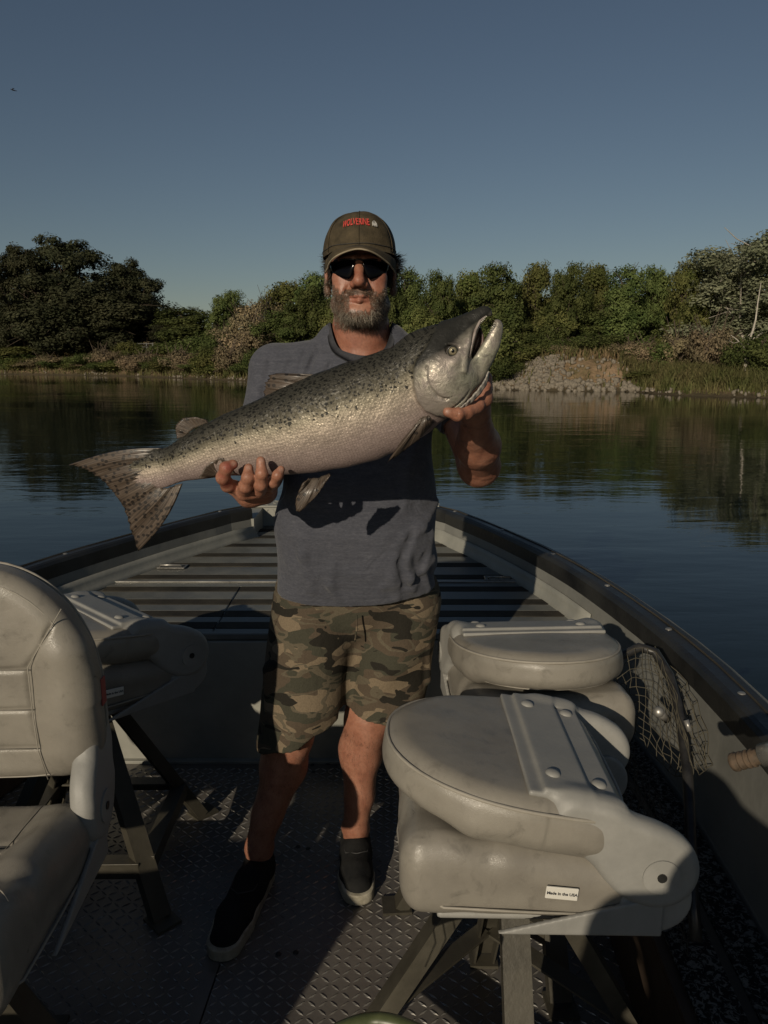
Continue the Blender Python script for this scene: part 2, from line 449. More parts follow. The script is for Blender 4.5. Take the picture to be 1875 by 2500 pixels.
# ------------------------------------------------------------------ grass on the bank
def mat_leaf(name, c1, c2, tr=.25, rnd=.35, nscale=.8):
    m, nt, b = mat(name, c1, .75, 0, .15)
    c = co(nt); n = noise(nt, c, nscale, 3, .6); n2 = noise(nt, c, 9, 2, .6)
    col = mix(nt, ramp(nt, n, [(.36, 0.0), (.64, 1.0)]), c1, c2)
    oi = nd(nt, 'ObjectInfo')
    hv = nd(nt, 'HueSaturation', {'Color': col.outputs[0],
         'Value': nd(nt, 'MapRange', {0: oi.outputs['Random'], 3: 1-rnd, 4: 1+rnd}).outputs[0],
         'Hue': nd(nt, 'MapRange', {0: oi.outputs['Random'], 3: .485, 4: .512}).outputs[0]})
    col2 = mix(nt, 1, hv, ramp(nt, n2, [(.3, .55), (.7, 1.4)]), 'MULTIPLY')
    nt.links.new(col2.outputs[0], b.inputs['Base Color'])
    t = nd(nt, 'BsdfTranslucent', {'Color': col2.outputs[0]}); ms = nd(nt, 'MixShader', {0: tr, 1: b.outputs[0], 2: t.outputs[0]})
    nt.links.new(ms.outputs[0], nt.nodes['Material Output'].inputs[0])
    return m
M_STRAW = mat_leaf('dry_grass', (.28, .20, .11), (.17, .14, .065), .2)
M_GRASS = mat_leaf('green_grass', (.09, .105, .034), (.17, .15, .065), .25)
def blades(name, n, test, h0, h1, m, label, seed, wid=.035):
    r = np.random.RandomState(seed); P = []
    while len(P) < n:
        x = r.uniform(-44, 24, 4000); y = r.uniform(30, 92, 4000); d, s = shore_sd(x, y)
        ok = test(x, y, d) & (r.rand(4000) < np.clip(1800/(x*x+y*y), .12, 1)); P += list(zip(x[ok], y[ok]))
    P = np.array(P[:n]); z = ground_z(P[:, 0], P[:, 1]); base = np.stack([P[:, 0], P[:, 1], z-.04], 1)
    a = r.uniform(0, 3.14, n); h = r.uniform(h0, h1, n)*(.7+.6*r.rand(n)); w = np.stack([np.cos(a), np.sin(a), 0*a], 1)*wid
    ln = r.normal(0, .3, (n, 2))*h[:, None]
    tip = base+np.stack([ln[:, 0], ln[:, 1], h], 1); mid = base+np.stack([ln[:, 0]*.3, ln[:, 1]*.3, h*.6], 1)
    V = np.stack([base-w, base+w, mid+w*.7, tip, mid-w*.7], 1).reshape(-1, 3)
    i = np.arange(n)[:, None]*5; F = np.concatenate([i+np.array([[0, 1, 2]]), i+np.array([[0, 2, 4]]), i+np.array([[4, 2, 3]])])
    tag(part(name, V, F, m, None, True, False), label, 'grass', None, 'stuff')
blades('dry_grass', 15000, lambda x, y, d: ((d > 2.0) & (d < 9) & (x > -42)) & ~((x > 4.5) & (x < 9.4) & (d < 3.0)) & ~((x > 9.4) & (x < 12.6) & (d < .8)), .15, .5, M_STRAW, 'pale dry grass on the far river bank', 21)
blades('green_grass', 16000, lambda x, y, d: (d > .04) & (d < 3.6) & ~((x > 4.0) & (x < 12.4) & (d < 3.4) & (NR.rand(len(x)) < .93)), .2, .75, M_GRASS, 'green and yellow reeds and weeds along the water edge', 22)
blades('bank_weeds', 5000, lambda x, y, d: (d > .3) & (d < 6) & (x > 12.0) & (x < 21), .3, .8, M_GRASS, 'tall green weeds beside the rocky mound', 23, .03)

# ------------------------------------------------------------------ trees
M_BARK = worn('dark_bark', (.055, .042, .03), (.12, .095, .07), .9, 0, 5, .6, 20, .2)
M_PALE = worn('pale_bark', (.30, .27, .22), (.48, .44, .38), .8, 0, 5, .4, 20, .2)
LEAF = {
 'oak': mat_leaf('oak_leaves', (.024, .029, .013), (.060, .062, .032), .12, .12),
 'green': mat_leaf('green_leaves', (.058, .082, .024), (.130, .155, .050), .28, .28),
 'yellow': mat_leaf('yellow_green_leaves', (.085, .105, .030), (.175, .175, .060), .3, .28),
 'brown': mat_leaf('dry_leaves', (.17, .145, .085), (.26, .195, .12), .2, .2),
 'cotton': mat_leaf('cottonwood_leaves', (.15, .17, .10), (.27, .285, .18), .3, .12),
}
def tree_proto(seed, W_, H_, trunk_h, nclump, nleaf, leaf, lobes=7, trunk_r=.22, squash=.75, twig=0, fill=.35, lo=.20, hi=.34):
    """unit: metres. returns (crownV, crownF, woodV, woodF)"""
    r = np.random.RandomState(seed)
    L = []                                                     # lobes: big uneven masses
    for i in range(lobes):
        a = r.uniform(0, 6.28); q = r.uniform(.0, .66)**.8; z = (i+.5)/lobes
        env = math.sin(math.pi*min(1, .26+z*.66))**.5
        rr = r.uniform(lo, hi)*W_
        L.append((np.array([math.cos(a)*q*W_*.55*env, math.sin(a)*q*W_*.55*env, trunk_h+rr*.6+(H_-trunk_h-rr*1.5)*z]), rr))
    L.append((np.array([0, 0, trunk_h+(H_-trunk_h)*.45]), W_*.33))
    ctr = []
    for i in range(nclump):
        c, rr = L[r.randint(len(L))]
        d = r.normal(size=3); d /= np.linalg.norm(d)
        d[2] = abs(d[2]) if r.rand() < .6 else d[2]
        q = rr*(1-abs(r.normal(0, fill))*.6); p = c+d*q*np.array([1, 1, squash])
        if p[2] < trunk_h*.5: p[2] = trunk_h*.5+r.rand()*.4
        ctr.append((p, d))
    V = []; nrm = []
    nl = nleaf//nclump
    for p, d in ctr:
        cr = r.uniform(.45, 1.0)*leaf*4.2
        o = r.normal(size=(nl, 3)); o /= np.linalg.norm(o, axis=1, keepdims=True); o *= (r.rand(nl, 1)**.45)*cr; o[:, 2] *= .88
        V.append(p+o); n = o/cr+.5*d+r.normal(size=(nl, 3))*.45+np.array([0, 0, .15]); nrm.append(n)
    C = np.concatenate(V); N_ = np.concatenate(nrm); N_ /= np.linalg.norm(N_, axis=1, keepdims=True)
    n = len(C); t = np.cross(N_, r.normal(size=(n, 3))); t /= np.linalg.norm(t, axis=1, keepdims=True); b = np.cross(N_, t)
    s = (r.uniform(.55, 1.25, (n, 1))*leaf); k = r.uniform(.45, .75, (n, 1))
    Q = np.stack([C-t*s*.5, C-b*s*k*.5+N_*s*.08, C+t*s*.5, C+b*s*k*.5+N_*s*.08], 1).reshape(-1, 3)
    F = np.arange(4*n).reshape(-1, 4)
    mb = MB(); top = Vector((r.normal()*.2, r.normal()*.2, H_*.82))
    tp = [Vector((0, 0, -.3)), Vector((r.normal()*.1, r.normal()*.1, trunk_h*.6)), top*.55+Vector((r.normal()*.3, 0, 0)), top]
    mb.tube(tp, [trunk_r*1.25, trunk_r, trunk_r*.6, .04], 7)
    for c, rr in L:
        st = tp[1].lerp(tp[2], r.uniform(0, .8)); en = Vector(c); mid = st.lerp(en, .5)+Vector((0, 0, rr*.2))
        mb.tube([st, mid, en], [trunk_r*.5, trunk_r*.3, trunk_r*.12], 5, False)
        for j in range(4):
            e2 = en+Vector(r.normal(size=3))*rr*.55; mb.tube([mid.lerp(en, r.rand()), (en+e2)/2, e2], [trunk_r*.16, trunk_r*.1, .015], 4, False)
    for j in range(twig):
        a = r.uniform(0, 6.28); c, rr = L[r.randint(len(L))]; s0 = Vector(c); d = Vector((r.normal(), r.normal(), 1.4+r.rand())).normalized()
        mb.tube([s0, s0+d*rr*.7, s0+d*rr*1.35+Vector(r.normal(size=3))*.15], [.03, .022, .012], 4, False)
    return Q, F, mb
def make_proto(*a, **k):
    Q, F, mb = tree_proto(*a, **k)
    return mesh('crown', Q, F, None, True), mesh('trunk', mb.V, mb.F, None, True)
PROTO = {}
def proto(key, leafm, bark, *a, **k):
    cm, tm = make_proto(*a, **k); cm.materials.append(LEAF[leafm]); tm.materials.append(bark); PROTO[key] = (cm, tm)
# width, height, trunk height, clumps, leaves, leaf size
proto('oak1', 'oak', M_BARK, 1, 9.5, 12.0, .2, 260, 44000, .25, 20, .3, .9, 0, .3, .13, .24)
proto('oak2', 'oak', M_BARK, 2, 8.5, 8.5, .1, 220, 34000, .25, 18, .25, .9, 0, .3, .14, .25)
proto('rowA', 'green', M_BARK, 3, 5.2, 6.4, .3, 150, 26000, .19, 16, .16, .9, 14, .30, .14, .26)
proto('rowB', 'yellow', M_BARK, 4, 4.6, 6.2, .3, 150, 25000, .19, 15, .16, .9, 18, .30, .14, .26)
proto('rowC', 'green', M_BARK, 5, 4.2, 6.6, .3, 140, 24000, .17, 15, .14, .95, 10, .30, .14, .26)
proto('brush', 'brown', M_BARK, 6, 4.2, 4.2, .2, 110, 12000, .15, 8, .08, .8, 60)
proto('cotton', 'cotton', M_PALE, 7, 5.2, 8.6, .5, 130, 15000, .17, 20, .13, .9, 6, .35, .10, .20)
proto('cottonB', 'yellow', M_PALE, 12, 3.6, 8.0, 1.6, 100, 13000, .16, 8, .10, .85, 8)
proto('bushA', 'green', M_BARK, 8, 2.4, 1.6, .05, 50, 7000, .10, 6, .04, .8)
proto('bushB', 'brown', M_BARK, 9, 2.6, 1.4, .05, 45, 6000, .09, 6, .04, .8, 20)
proto('bushC', 'yellow', M_BARK, 10, 2.0, 1.5, .05, 45, 6000, .10, 5, .04, .8)
def shoreD(u, off):
    for D in np.arange(28, 110, .2):
        p = W(u, 900, D); d, s = shore_sd(np.array(p[0]), np.array(D))
        if d > off: return float(D)
    return 100.0
def tree(kind, u, D, top_v, label, wpx=None, group=None, name='tree', cat='tree', dz=0.0):
    """stand a tree on the bank at depth D in the direction of photo column u, as tall as it shows there"""
    if D < 25: D = shoreD(u, D)
    cm, tm = PROTO[kind]; p = W(u, 900, D); x, y = p[0], D
    z = float(ground_z(np.array(x), np.array(y)))+dz; h = W(u, top_v, D)[2]-z
    zz = np.array([v.co.z for v in tm.vertices]) if False else None
    H0 = PH[kind]; s = h/H0[1]; sx = s if wpx is None else wpx*SCL(900, D)/H0[0]
    t = thing(name, label, cat, (x, y, z), R.uniform(0, 6.28), group); t.scale = (sx, sx, s)
    put('crown', cm, t); put('trunk', tm, t); return t
PH = {}
for k_, (cm_, tm_) in PROTO.items():
    c_ = np.zeros(len(cm_.vertices)*3, np.float32); cm_.vertices.foreach_get('co', c_); c_ = c_.reshape(-1, 3)
    PH[k_] = (float(np.percentile(c_[:, 0], 99.5)-np.percentile(c_[:, 0], .5)), float(np.percentile(c_[:, 2], 99.8)))
tree('oak1', 190, 92, 583, 'tallest dark oak with rounded lobes at the middle of the oak clump', 240, None, 'oak_tree')
tree('oak1', 75, 88, 600, 'dark oak standing at the upstream side of the tallest oak', 170, None, 'oak_tree')
tree('oak1', 318, 94, 640, 'dark oak with a narrow upright top beside the tallest oak', 170, None, 'oak_tree')
tree('oak2', 362, 96, 735, 'low spreading dark oak at the open end of the oak clump', 140, None, 'oak_tree')
tree('oak2', 150, 84, 680, 'broad low dark oak in front of the tallest oak', 230, None, 'oak_tree')
tree('oak2', 280, 86, 712, 'low dark oak above the dry slope in front of the clump', 220, None, 'oak_tree')
tree('oak2', 25, 90, 745, 'dark round tree cut by the edge of the photo', 120, None, 'oak_tree')
tree('oak1', -60, 96, 700, 'dark oak mostly outside the edge of the photo', 200, None, 'oak_tree')
tree('oak2', 355, 99, 760, 'small dark oak behind the metal gate', 150, None, 'oak_tree')
tree('rowC', 470, 78, 752, 'dark green round bush-like tree beside the gap in the trees', 190, None, 'riverside_tree')
tree('oak2', 446, 80, 790, 'dark shrubby tree at the edge of the sky gap', 120, None, 'riverside_tree')
tree('rowA', 560, 76, 712, 'dark green tree with a feathery top behind the brown brush', 130, None, 'riverside_tree')
tree('brush', 632, 66, 738, 'tall brown dry brush in front of the green trees', 150, None, 'brush_tree')
tree('brush', 570, 67, 800, 'low brown dry brush beside the sleeve of the grey shirt', 110, None, 'brush_tree')
tree('rowB', 700, 70, 690, 'rounded green tree rising behind the brown brush', 160, None, 'riverside_tree')
tree('rowC', 765, 66, 668, 'green tree just beside the cap and the glasses', 150, None, 'riverside_tree')
tree('rowA', 700, 60, 760, 'low green tree above the grey shirt shoulder', 170, None, 'riverside_tree')
GR = 'green trees of the dense row behind the mound'
ROW = [(850, 58, 690, 'rowB', 'green tree of the row hidden behind the head'), (930, 55, 672, 'rowA', 'green tree of the row beside the dark hair tuft'),
       (1000, 53, 660, 'rowC', 'green tree of the row just beyond the head with thin bare twigs on top'),
       (1075, 51, 652, 'rowA', 'green tree of the row above the back of the fish'), (1150, 51, 655, 'rowB', 'green tree of the row above the fish snout'),
       (1225, 50, 650, 'rowC', 'green tree of the row with a ragged crown right of the fish snout'), (1300, 50, 645, 'rowB', 'yellowish green tree above the start of the rock mound'),
       (1375, 49, 650, 'rowA', 'full green tree above the middle of the rock mound'), (1450, 49, 648, 'rowB', 'green tree above the end of the rock mound'),
       (1520, 49, 645, 'rowC', 'green tree with a high tuft of leaves on its top'), (1590, 48, 640, 'rowA', 'green tree of the row two crowns before the cottonwood'),
       (1665, 48, 640, 'rowB', 'green tree of the row next to the tall cottonwood'), (1740, 48, 660, 'rowA', 'green tree behind the pale cottonwood trunk')]
for i_, (u_, D_, tv_, k__, lb_) in enumerate(ROW): tree(k__, u_, D_-(3.5 if i_ % 2 else 0), tv_+R.randint(-6, 14), lb_, 122+R.randint(-12, 18), GR, 'riverside_tree')
for (u_, tv_, k__, lb_) in [(1020, 750, 'rowB', 'lower green tree in front of the row behind the fish back'), (1120, 790, 'rowC', 'lower green tree behind the open fish mouth'), (1250, 775, 'rowA', 'drooping green tree over the water left of the mound'),
                      (1345, 745, 'rowB', 'lower bright green tree over the top of the mound'), (1440, 760, 'rowC', 'low green tree behind the dry crest of the mound'), (1545, 755, 'rowA', 'low leafy tree above the weeds beside the mound'), (1640, 790, 'rowB', 'low leafy tree left of the pale trunk'), (1790, 770, 'rowC', 'dark low tree behind the pale trunk')]:
    tree(k__, u_, 46.0, tv_, lb_, 150, 'lower trees in front of the row', 'riverside_tree')
for i_ in range(16):
    u_ = 760+i_*78; tree(['rowA', 'rowC', 'rowB'][i_ % 3], u_, 60, 705+R.randint(-4, 24), 'green tree in the second line behind the dense row', 160, 'green trees of the second line', 'riverside_tree')
tree('cotton', 1790, 43, 588, 'tall grey-green cottonwood with pale bark above the sandy bank', 270, None, 'cottonwood_tree')
tree('cotton', 1895, 41, 556, 'tallest cottonwood cut by the edge of the photo', 300, None, 'cottonwood_tree')
tree('cotton', 1740, 45, 618, 'slender yellow-green cottonwood at the end of the row', 190, None, 'cottonwood_tree')
tree('cotton', 1990, 40, 600, 'cottonwood mostly outside the edge of the photo', 220, None, 'cottonwood_tree')
for (u_, D_, tv_, lb_) in [(-120, 118, 780, 'far dark oak low on the upstream horizon'), (60, 116, 800, 'far dark oak behind the upstream trunks'), (170, 118, 800, 'far dark oak behind the tallest oak'), (290, 116, 795, 'far dark oak beyond the dry slope'), (400, 112, 815, 'far dark oak beyond the gate'), (480, 108, 810, 'far dark oak in the gap beside the round tree'), (560, 100, 800, 'far dark oak behind the feathery green tree')]:
    tree('oak2', u_, D_, tv_, lb_, 190, None, 'oak_tree')
for (u_, D_, tv_, w_, k__, lb_) in [
    (20, 1.4, 858, 120, 'bushA', 'dark shrub at the very edge of the photo above the shore'), (60, 2.6, 846, 110, 'bushC', 'green bush at the upstream end of the shore'), (130, 1.2, 868, 90, 'bushB', 'brownish bush below the dark oaks at the shore'),
    (215, .9, 862, 80, 'bushA', 'dark green bush on the shore below the dry slope'), (262, 1.0, 852, 80, 'bushB', 'grey-green bush on the shore below the tall weeds'), (318, 2.2, 834, 60, 'bushC', 'yellow-green weed clump standing highest on the dry slope'),
    (345, .9, 862, 90, 'bushB', 'grey bush on the shore below the gate'), (400, .8, 868, 80, 'bushA', 'bright green bush at the shore right of the gate'), (455, 1.0, 856, 100, 'bushB', 'grey-brown bush beside the bright green bush'),
    (515, 1.0, 848, 100, 'bushC', 'yellow-green bush at the shore below the dark round tree'), (575, 1.0, 845, 100, 'bushB', 'brown bush at the shore beside the sleeve'), (640, 1.0, 850, 100, 'bushA', 'green bush at the shore behind the shoulder'),
    (700, 1.0, 845, 120, 'bushC', 'green bush behind the chest of the shirt'), (545, 3.5, 812, 120, 'bushA', 'leafy shrub under the feathery tree'), (600, 4.0, 800, 120, 'bushB', 'brownish shrub below the dry brush'), (480, 4.0, 822, 110, 'bushA', 'greyish shrub under the round dark tree'),
    (1215, .6, 868, 100, 'bushA', 'green bush over the water just left of the rocks'), (1180, 1.0, 800, 120, 'bushC', 'leafy shrub behind the lower fish jaw'), (1130, .8, 830, 120, 'bushA', 'green bush behind the fist under the fish head'),
    (1330, 5.0, 820, 110, 'bushA', 'small leafy shrub behind the crest of the mound'), (1385, 4.6, 838, 80, 'bushB', 'greyish shrub on the crest of the mound'), (1260, 3.2, 840, 110, 'bushC', 'green shrub behind the left end of the rocks'),
    (1480, 4.5, 815, 130, 'bushA', 'spiky green shrub at the right end of the crest'), (1545, 3.4, 832, 100, 'bushB', 'grey-green shrub above the weeds'),
    (1600, 3.5, 836, 110, 'bushA', 'dark green shrub above the grassy bank'), (1660, 4.5, 815, 110, 'bushB', 'reddish brown shrub left of the pale trunk'), (1740, 4.5, 800, 120, 'bushB', 'brown twiggy shrub beside the pale trunk'),
    (1850, 4.0, 815, 130, 'bushA', 'green shrub behind the sandy patch'), (1575, 1.0, 905, 80, 'bushC', 'low green weeds at the right foot of the mound'), (1780, 1.6, 918, 90, 'bushC', 'low green weeds on the sandy bank')]:
    tree(k__, u_, D_, tv_, lb_, w_*1.2, None, 'bush', 'bush')
for i_ in range(17):
    tree(['bushB', 'bushA', 'bushC'][i_ % 3], -30+i_*40+R.randint(-9, 9), R.uniform(.5, 1.3), R.randint(872, 888), 'low mixed bush in the strip of bushes along the upstream shore', R.randint(70, 100), 'bushes in the strip along the upstream shore', 'bush', 'bush')
for i_ in range(13):
    tree(['bushB', 'bushA'][i_ % 2], -60+i_*42+R.randint(-9, 9), 12.0+R.uniform(-2, 3), R.randint(826, 842), 'dark bush in the shade under the oaks', R.randint(80, 120), 'bushes in the shade under the oaks', 'bush', 'bush')
def pale_tree():
    b = W(1818, 908, 36.5); t = thing('bare_tree', 'pale leaning bare trunk forking above the grassy bank', 'tree', b)
    mb = MB(); P = lambda u, v, dy=0: Vector(W(u, v, 36.5+dy)-b)
    mb.tube([P(1817, 916), P(1820, 890), P(1824, 862), P(1830, 835), P(1838, 808), P(1845, 780), P(1850, 740), P(1858, 690)], [.10, .085, .08, .07, .055, .04, .03, .012], 7)
    mb.tube([P(1822, 858), P(1812, 842), P(1798, 828), P(1784, 818)], [.05, .035, .022, .01], 6)
    mb.tube([P(1830, 835), P(1845, 822), P(1862, 812)], [.035, .025, .012], 6)
    mb.tube([P(1805, 834), P(1792, 838), P(1780, 832)], [.02, .014, .007], 5)
    mb.build('trunk', M_PALE, t, smooth=True)
pale_tree()
def gate():
    b = W(360, 862, 84.0); t = thing('farm_gate', 'thin metal gate on posts above the dry slope', 'gate', b)
    m = mat('gate_metal', (.25, .25, .24), .5, .6)[0]
    for u in (335, 358, 373):
        mb = MB(); a = Vector(W(u, 862, 84)-b); c = Vector(W(u, 837, 84)-b); mb.tube([a, c], .07, 6); mb.build('post', m, t)
    for v in (839, 847):
        mb = MB(); mb.tube([Vector(W(335, v, 84)-b), Vector(W(373, v, 84)-b)], .035, 5); mb.build('rail', m, t)
gate()
def bird():
    c = W(32, 220, 45.0); t = thing('bird', 'small dark bird flying high in the open sky', 'bird', c)
    m = mat('dark_feathers', (.02, .02, .022), .7)[0]; v = Vol((-.3, -.1, -.1), (.3, .1, .1), .012)
    v.ell((0, 0, 0), (.11, .03, .032), 0).cap((-.1, 0, .01), (-.13, 0, .02), .02, .012, .01).cap((.1, 0, 0), (.19, 0, .01), .02, .014, .01)
    V, F = v.mesh(); part('body', V, F, m, t, False)
    for s in (1, -1):
        P = np.array([[(-.05+.02*i+.03*j*(j-1), s*(.02+.045*j), .02+.045*j-.006*j*j) for i in range(3)] for j in range(4)], float)
        P[-1, :, 0] = [-.01, .0, .005]; V, F = solid_grid(P, .006); part('wing', V, F, m, t, False)
    t.rotation_euler = (.3, .1, .6)
bird()
# ------------------------------------------------------------------ boat
def AX(y): return -.24 + (y-4.4)*.07                        # centre line of the hull
RAIL = [(-.6, 1.38), (.6, 1.375), (1.81, 1.365), (2.23, 1.33), (2.81, 1.215), (3.14, 1.125), (3.44, 1.01), (3.88, .83), (4.30, .60)]
def hw(y): return float(np.interp(y, [p[0] for p in RAIL], [p[1] for p in RAIL]))
def smooth_hw(ys): return np.array([np.mean([hw(y+e) for e in (-.22, -.11, 0, .11, .22)]) for y in ys])
M_ALU = worn('painted_grey_deck', (.10, .103, .096), (.175, .175, .155), .50, .0, 5, .25, 50, .4)
M_PAINT = worn('pale_grey_paint', (.20, .20, .176), (.30, .295, .256), .55, 0, 3, .2, 40, .4)
M_WALL = worn('grey_hull_paint', (.145, .146, .132), (.21, .208, .188), .6, 0, 3, .25, 30, .3)
M_BLACK = worn('black_rail', (.010, .010, .010), (.027, .027, .025), .42, 0, 4, .3, 60, .4)
M_GRIP = worn('black_grip_tape', (.022, .021, .019), (.07, .062, .048), .9, 0, 3, .4, 400, .1)
M_TREAD = worn('tread_plate', (.10, .091, .081), (.19, .175, .156), .40, .25, 2.2, .2, 60, .5)
M_BAR = worn('tread_bars', (.26, .245, .22), (.38, .365, .335), .26, .6, 5, .1, 60, .5)
M_WOOD = worn('dark_brown_board', (.035, .024, .017), (.07, .048, .033), .6, 0, 5, .3, 40, .3)
M_BRIGHT = worn('bare_aluminium', (.22, .21, .19), (.36, .35, .32), .35, .6, 8, .1, 60)
def mat_carpet():
    m, nt, b = mat('speckled_carpet', (.05, .05, .05), .95, 0, .1)
    c = co(nt); v = nd(nt, 'TexNoise', {'Vector': c, 'Scale': 85, 'Detail': 3, 'Roughness': .7, 'Distortion': .8})
    nt.links.new(ramp(nt, v, [(.0, (.012, .013, .015)), (.53, (.10, .105, .10)), (.58, (.14, .145, .14))], 'CONSTANT').outputs[0], b.inputs['Base Color'])
    nt.links.new(nd(nt, 'Bump', {'Height': v.outputs[0], 'Strength': .8, 'Distance': .004}).outputs[0], b.inputs['Normal'])
    return m
M_CARPET = mat_carpet()
YB = 2.69; ZD = .49; YN = 4.62                               # bulkhead, deck height, bow wall
BOAT = thing('fishing_boat', 'grey aluminium open fishing boat with ribbed bow deck and black rails', 'boat', (-.3, 2.0, 0))
ys = np.concatenate([np.linspace(-.6, 2.6, 17), np.linspace(2.75, 4.30, 14)])
HW = smooth_hw(ys); HW[-1] = .585
for sgn in (1, -1):
    cx = np.array([AX(y) for y in ys]); xo = cx + sgn*HW
    # hull side: outside skin, top, inside skin, as one closed profile
    prof = [(0, .60), (.03, .30), (.20, -.35), (.40, -.42), (.36, -.02), (.165, .02), (.105, .30), (.082, .60)]
    P = np.zeros((len(ys), len(prof), 3))
    for j, (ins, z) in enumerate(prof):
        P[:, j, 0] = xo - sgn*ins; P[:, j, 1] = ys; P[:, j, 2] = z
    V, F = grid_mesh(P, closed_v=True); 
    if sgn < 0: F = F[:, ::-1]
    F = [tuple(f) for f in F] + [tuple(range(len(prof))), tuple(range((len(ys)-1)*len(prof), len(ys)*len(prof)))]
    part('hull_side', V, F, M_WALL, BOAT, True, False)
    # black rubber rail: rounded profile, and a bright edge strip outside
    rp = [(-.010, .590), (-.014, .625), (-.012, .664), (.000, .672), (.060, .672), (.072, .667), (.080, .655), (.083, .558), (.066, .550)]
    P = np.zeros((len(ys), len(rp), 3))
    for j, (ins, z) in enumerate(rp): P[:, j, 0] = xo - sgn*ins; P[:, j, 1] = ys; P[:, j, 2] = z+.001*np.sin(ys*9+j)
    V, F = grid_mesh(P, closed_v=True)
    if sgn < 0: F = F[:, ::-1]
    F = [tuple(f) for f in F] + [tuple(range(len(rp))), tuple(range((len(ys)-1)*len(rp), len(ys)*len(rp)))]
    part('rail', V, F, M_BLACK, BOAT, True, False)
    mb = MB(); mb.tube([(x+sgn*.021, y, .652) for x, y in zip(xo, ys)], .007, 6); mb.build('rail_edge', M_ALU, BOAT, True)
    mb = MB(); mb.tube([(x-sgn*.022, y, .6730) for x, y in zip(xo, ys)], .0035, 4); mb.build('rail_seam', M_GRIP, BOAT, True)
    for y in np.arange(.4, 4.2, .47):
        x = np.interp(y, ys, xo); mb = MB(); mb.dome((x-sgn*.038, y, .6715), (0, 0, 1), .011, .005); mb.build('bolt', M_BRIGHT, BOAT, True, True)
    # inner white toe wall above the deck
    yy = ys[ys > 2.66]; xi = np.interp(yy, ys, xo)-sgn*.088
    P = np.zeros((len(yy), 4, 3))
    for j, (ins, z) in enumerate([(.006, .560), (.009, .535), (.018, .508), (.036, ZD+.001)]): P[:, j, 0] = xi-sgn*ins; P[:, j, 1] = yy; P[:, j, 2] = z
    V, F = solid_grid(P, .004); part('toe_wall', V, F, M_PAINT, BOAT, True, False)
# bow wall and its tread plate cap
xl, xr = AX(4.3)-.585, AX(4.3)+.585
mb = MB(); mb.box(((xl+xr)/2, 4.665, .49), ((xr-xl)/2-.005, .045, .115), 0, None, .004); mb.build('bow_wall', M_PAINT, BOAT, True)
mb = MB(); mb.box(((xl+xr)/2, 4.70, .612), ((xr-xl)/2+.0, .09, .006), 0, None, .003); cap_o = mb.build('bow_cap', M_PAINT, BOAT, True)
mb = MB()
for i in range(28):
    for j in range(4):
        a = .8 if (i+j) % 2 else -.8
        mb.box((xl+.03+i*.042, 4.635+j*.042, .6195), (.014, .003, .0016), a)
for i in range(28): mb.box((xl+.03+i*.042, 4.6165, .585), (.012, .0015, .003), 0, Matrix.Rotation(.8 if i % 2 else -.8, 3, 'Y'))
o = mb.build('tread_bars', M_PAINT, BOAT, True); o['kind'] = 'stuff'
for sgn in (1, -1):
    x0 = AX(4.3)+sgn*.585
    mb = MB()
    mb.hexa([(x0-sgn*.09, 4.29, .45), (x0+sgn*.0, 4.29, .45), (x0+sgn*.0, 4.72, .45), (x0-sgn*.09, 4.72, .45), (x0-sgn*.09, 4.29, .603), (x0+sgn*.0, 4.29, .603), (x0+sgn*.0, 4.72, .603), (x0-sgn*.09, 4.72, .603)])
    mb.build('bow_corner', M_PAINT, BOAT, True)
mb = MB(); P_ = [(xl, 4.30, -.3), (xr, 4.30, -.3), (xr-.15, 4.95, -.3), (xl+.15, 4.95, -.3), (xl, 4.30, .58), (xr, 4.30, .58), (xr-.02, 4.76, .60), (xl+.02, 4.76, .60)]
mb.hexa([(xl+.15, 4.28, -.3), (xr-.15, 4.28, -.3), (xr-.3, 4.6, -.2), (xl+.3, 4.6, -.2), (xl+.02, 4.3, .47), (xr-.02, 4.3, .47), (xr-.02, 4.69, .47), (xl+.02, 4.69, .47)]); mb.build('bow_skin', M_WALL, BOAT, True)
# front deck
def deck_x(y, side, ins=.135): return AX(y)+side*(float(np.interp(y, ys, HW))-ins)
yy = np.linspace(YB, 4.62, 24); P = np.zeros((len(yy), 2, 3))
for i, y in enumerate(yy):
    P[i, 0] = (deck_x(min(y, 4.3), -1, .10), y, ZD); P[i, 1] = (deck_x(min(y, 4.3), 1, .10), y, ZD)
V, F = solid_grid(P, .01); V[:, 2] -= .005; part('deck_plate', V, F, M_ALU, BOAT, True, False)
rows = [2.81, 2.947, 3.10, 3.284, 3.476, 3.69, 3.887, 4.10, 4.30, 4.47]
def rib_x(y):
    r_ = float(np.interp(y, [2.7, 3.3, 3.45, 4.3, 4.6], [.79, .77, .70, .36, .28])); l_ = float(np.interp(y, [2.7, 3.3, 3.73, 4.1, 4.3, 4.48, 4.6], [-1.30, -1.26, -1.16, -.99, -.87, -.76, -.72])); return l_, r_
edges = [YB+.004]+[r_-.03 for r_ in rows]+[4.56]
xs_ = -.643                                                   # hatch seam
prev = YB+.006
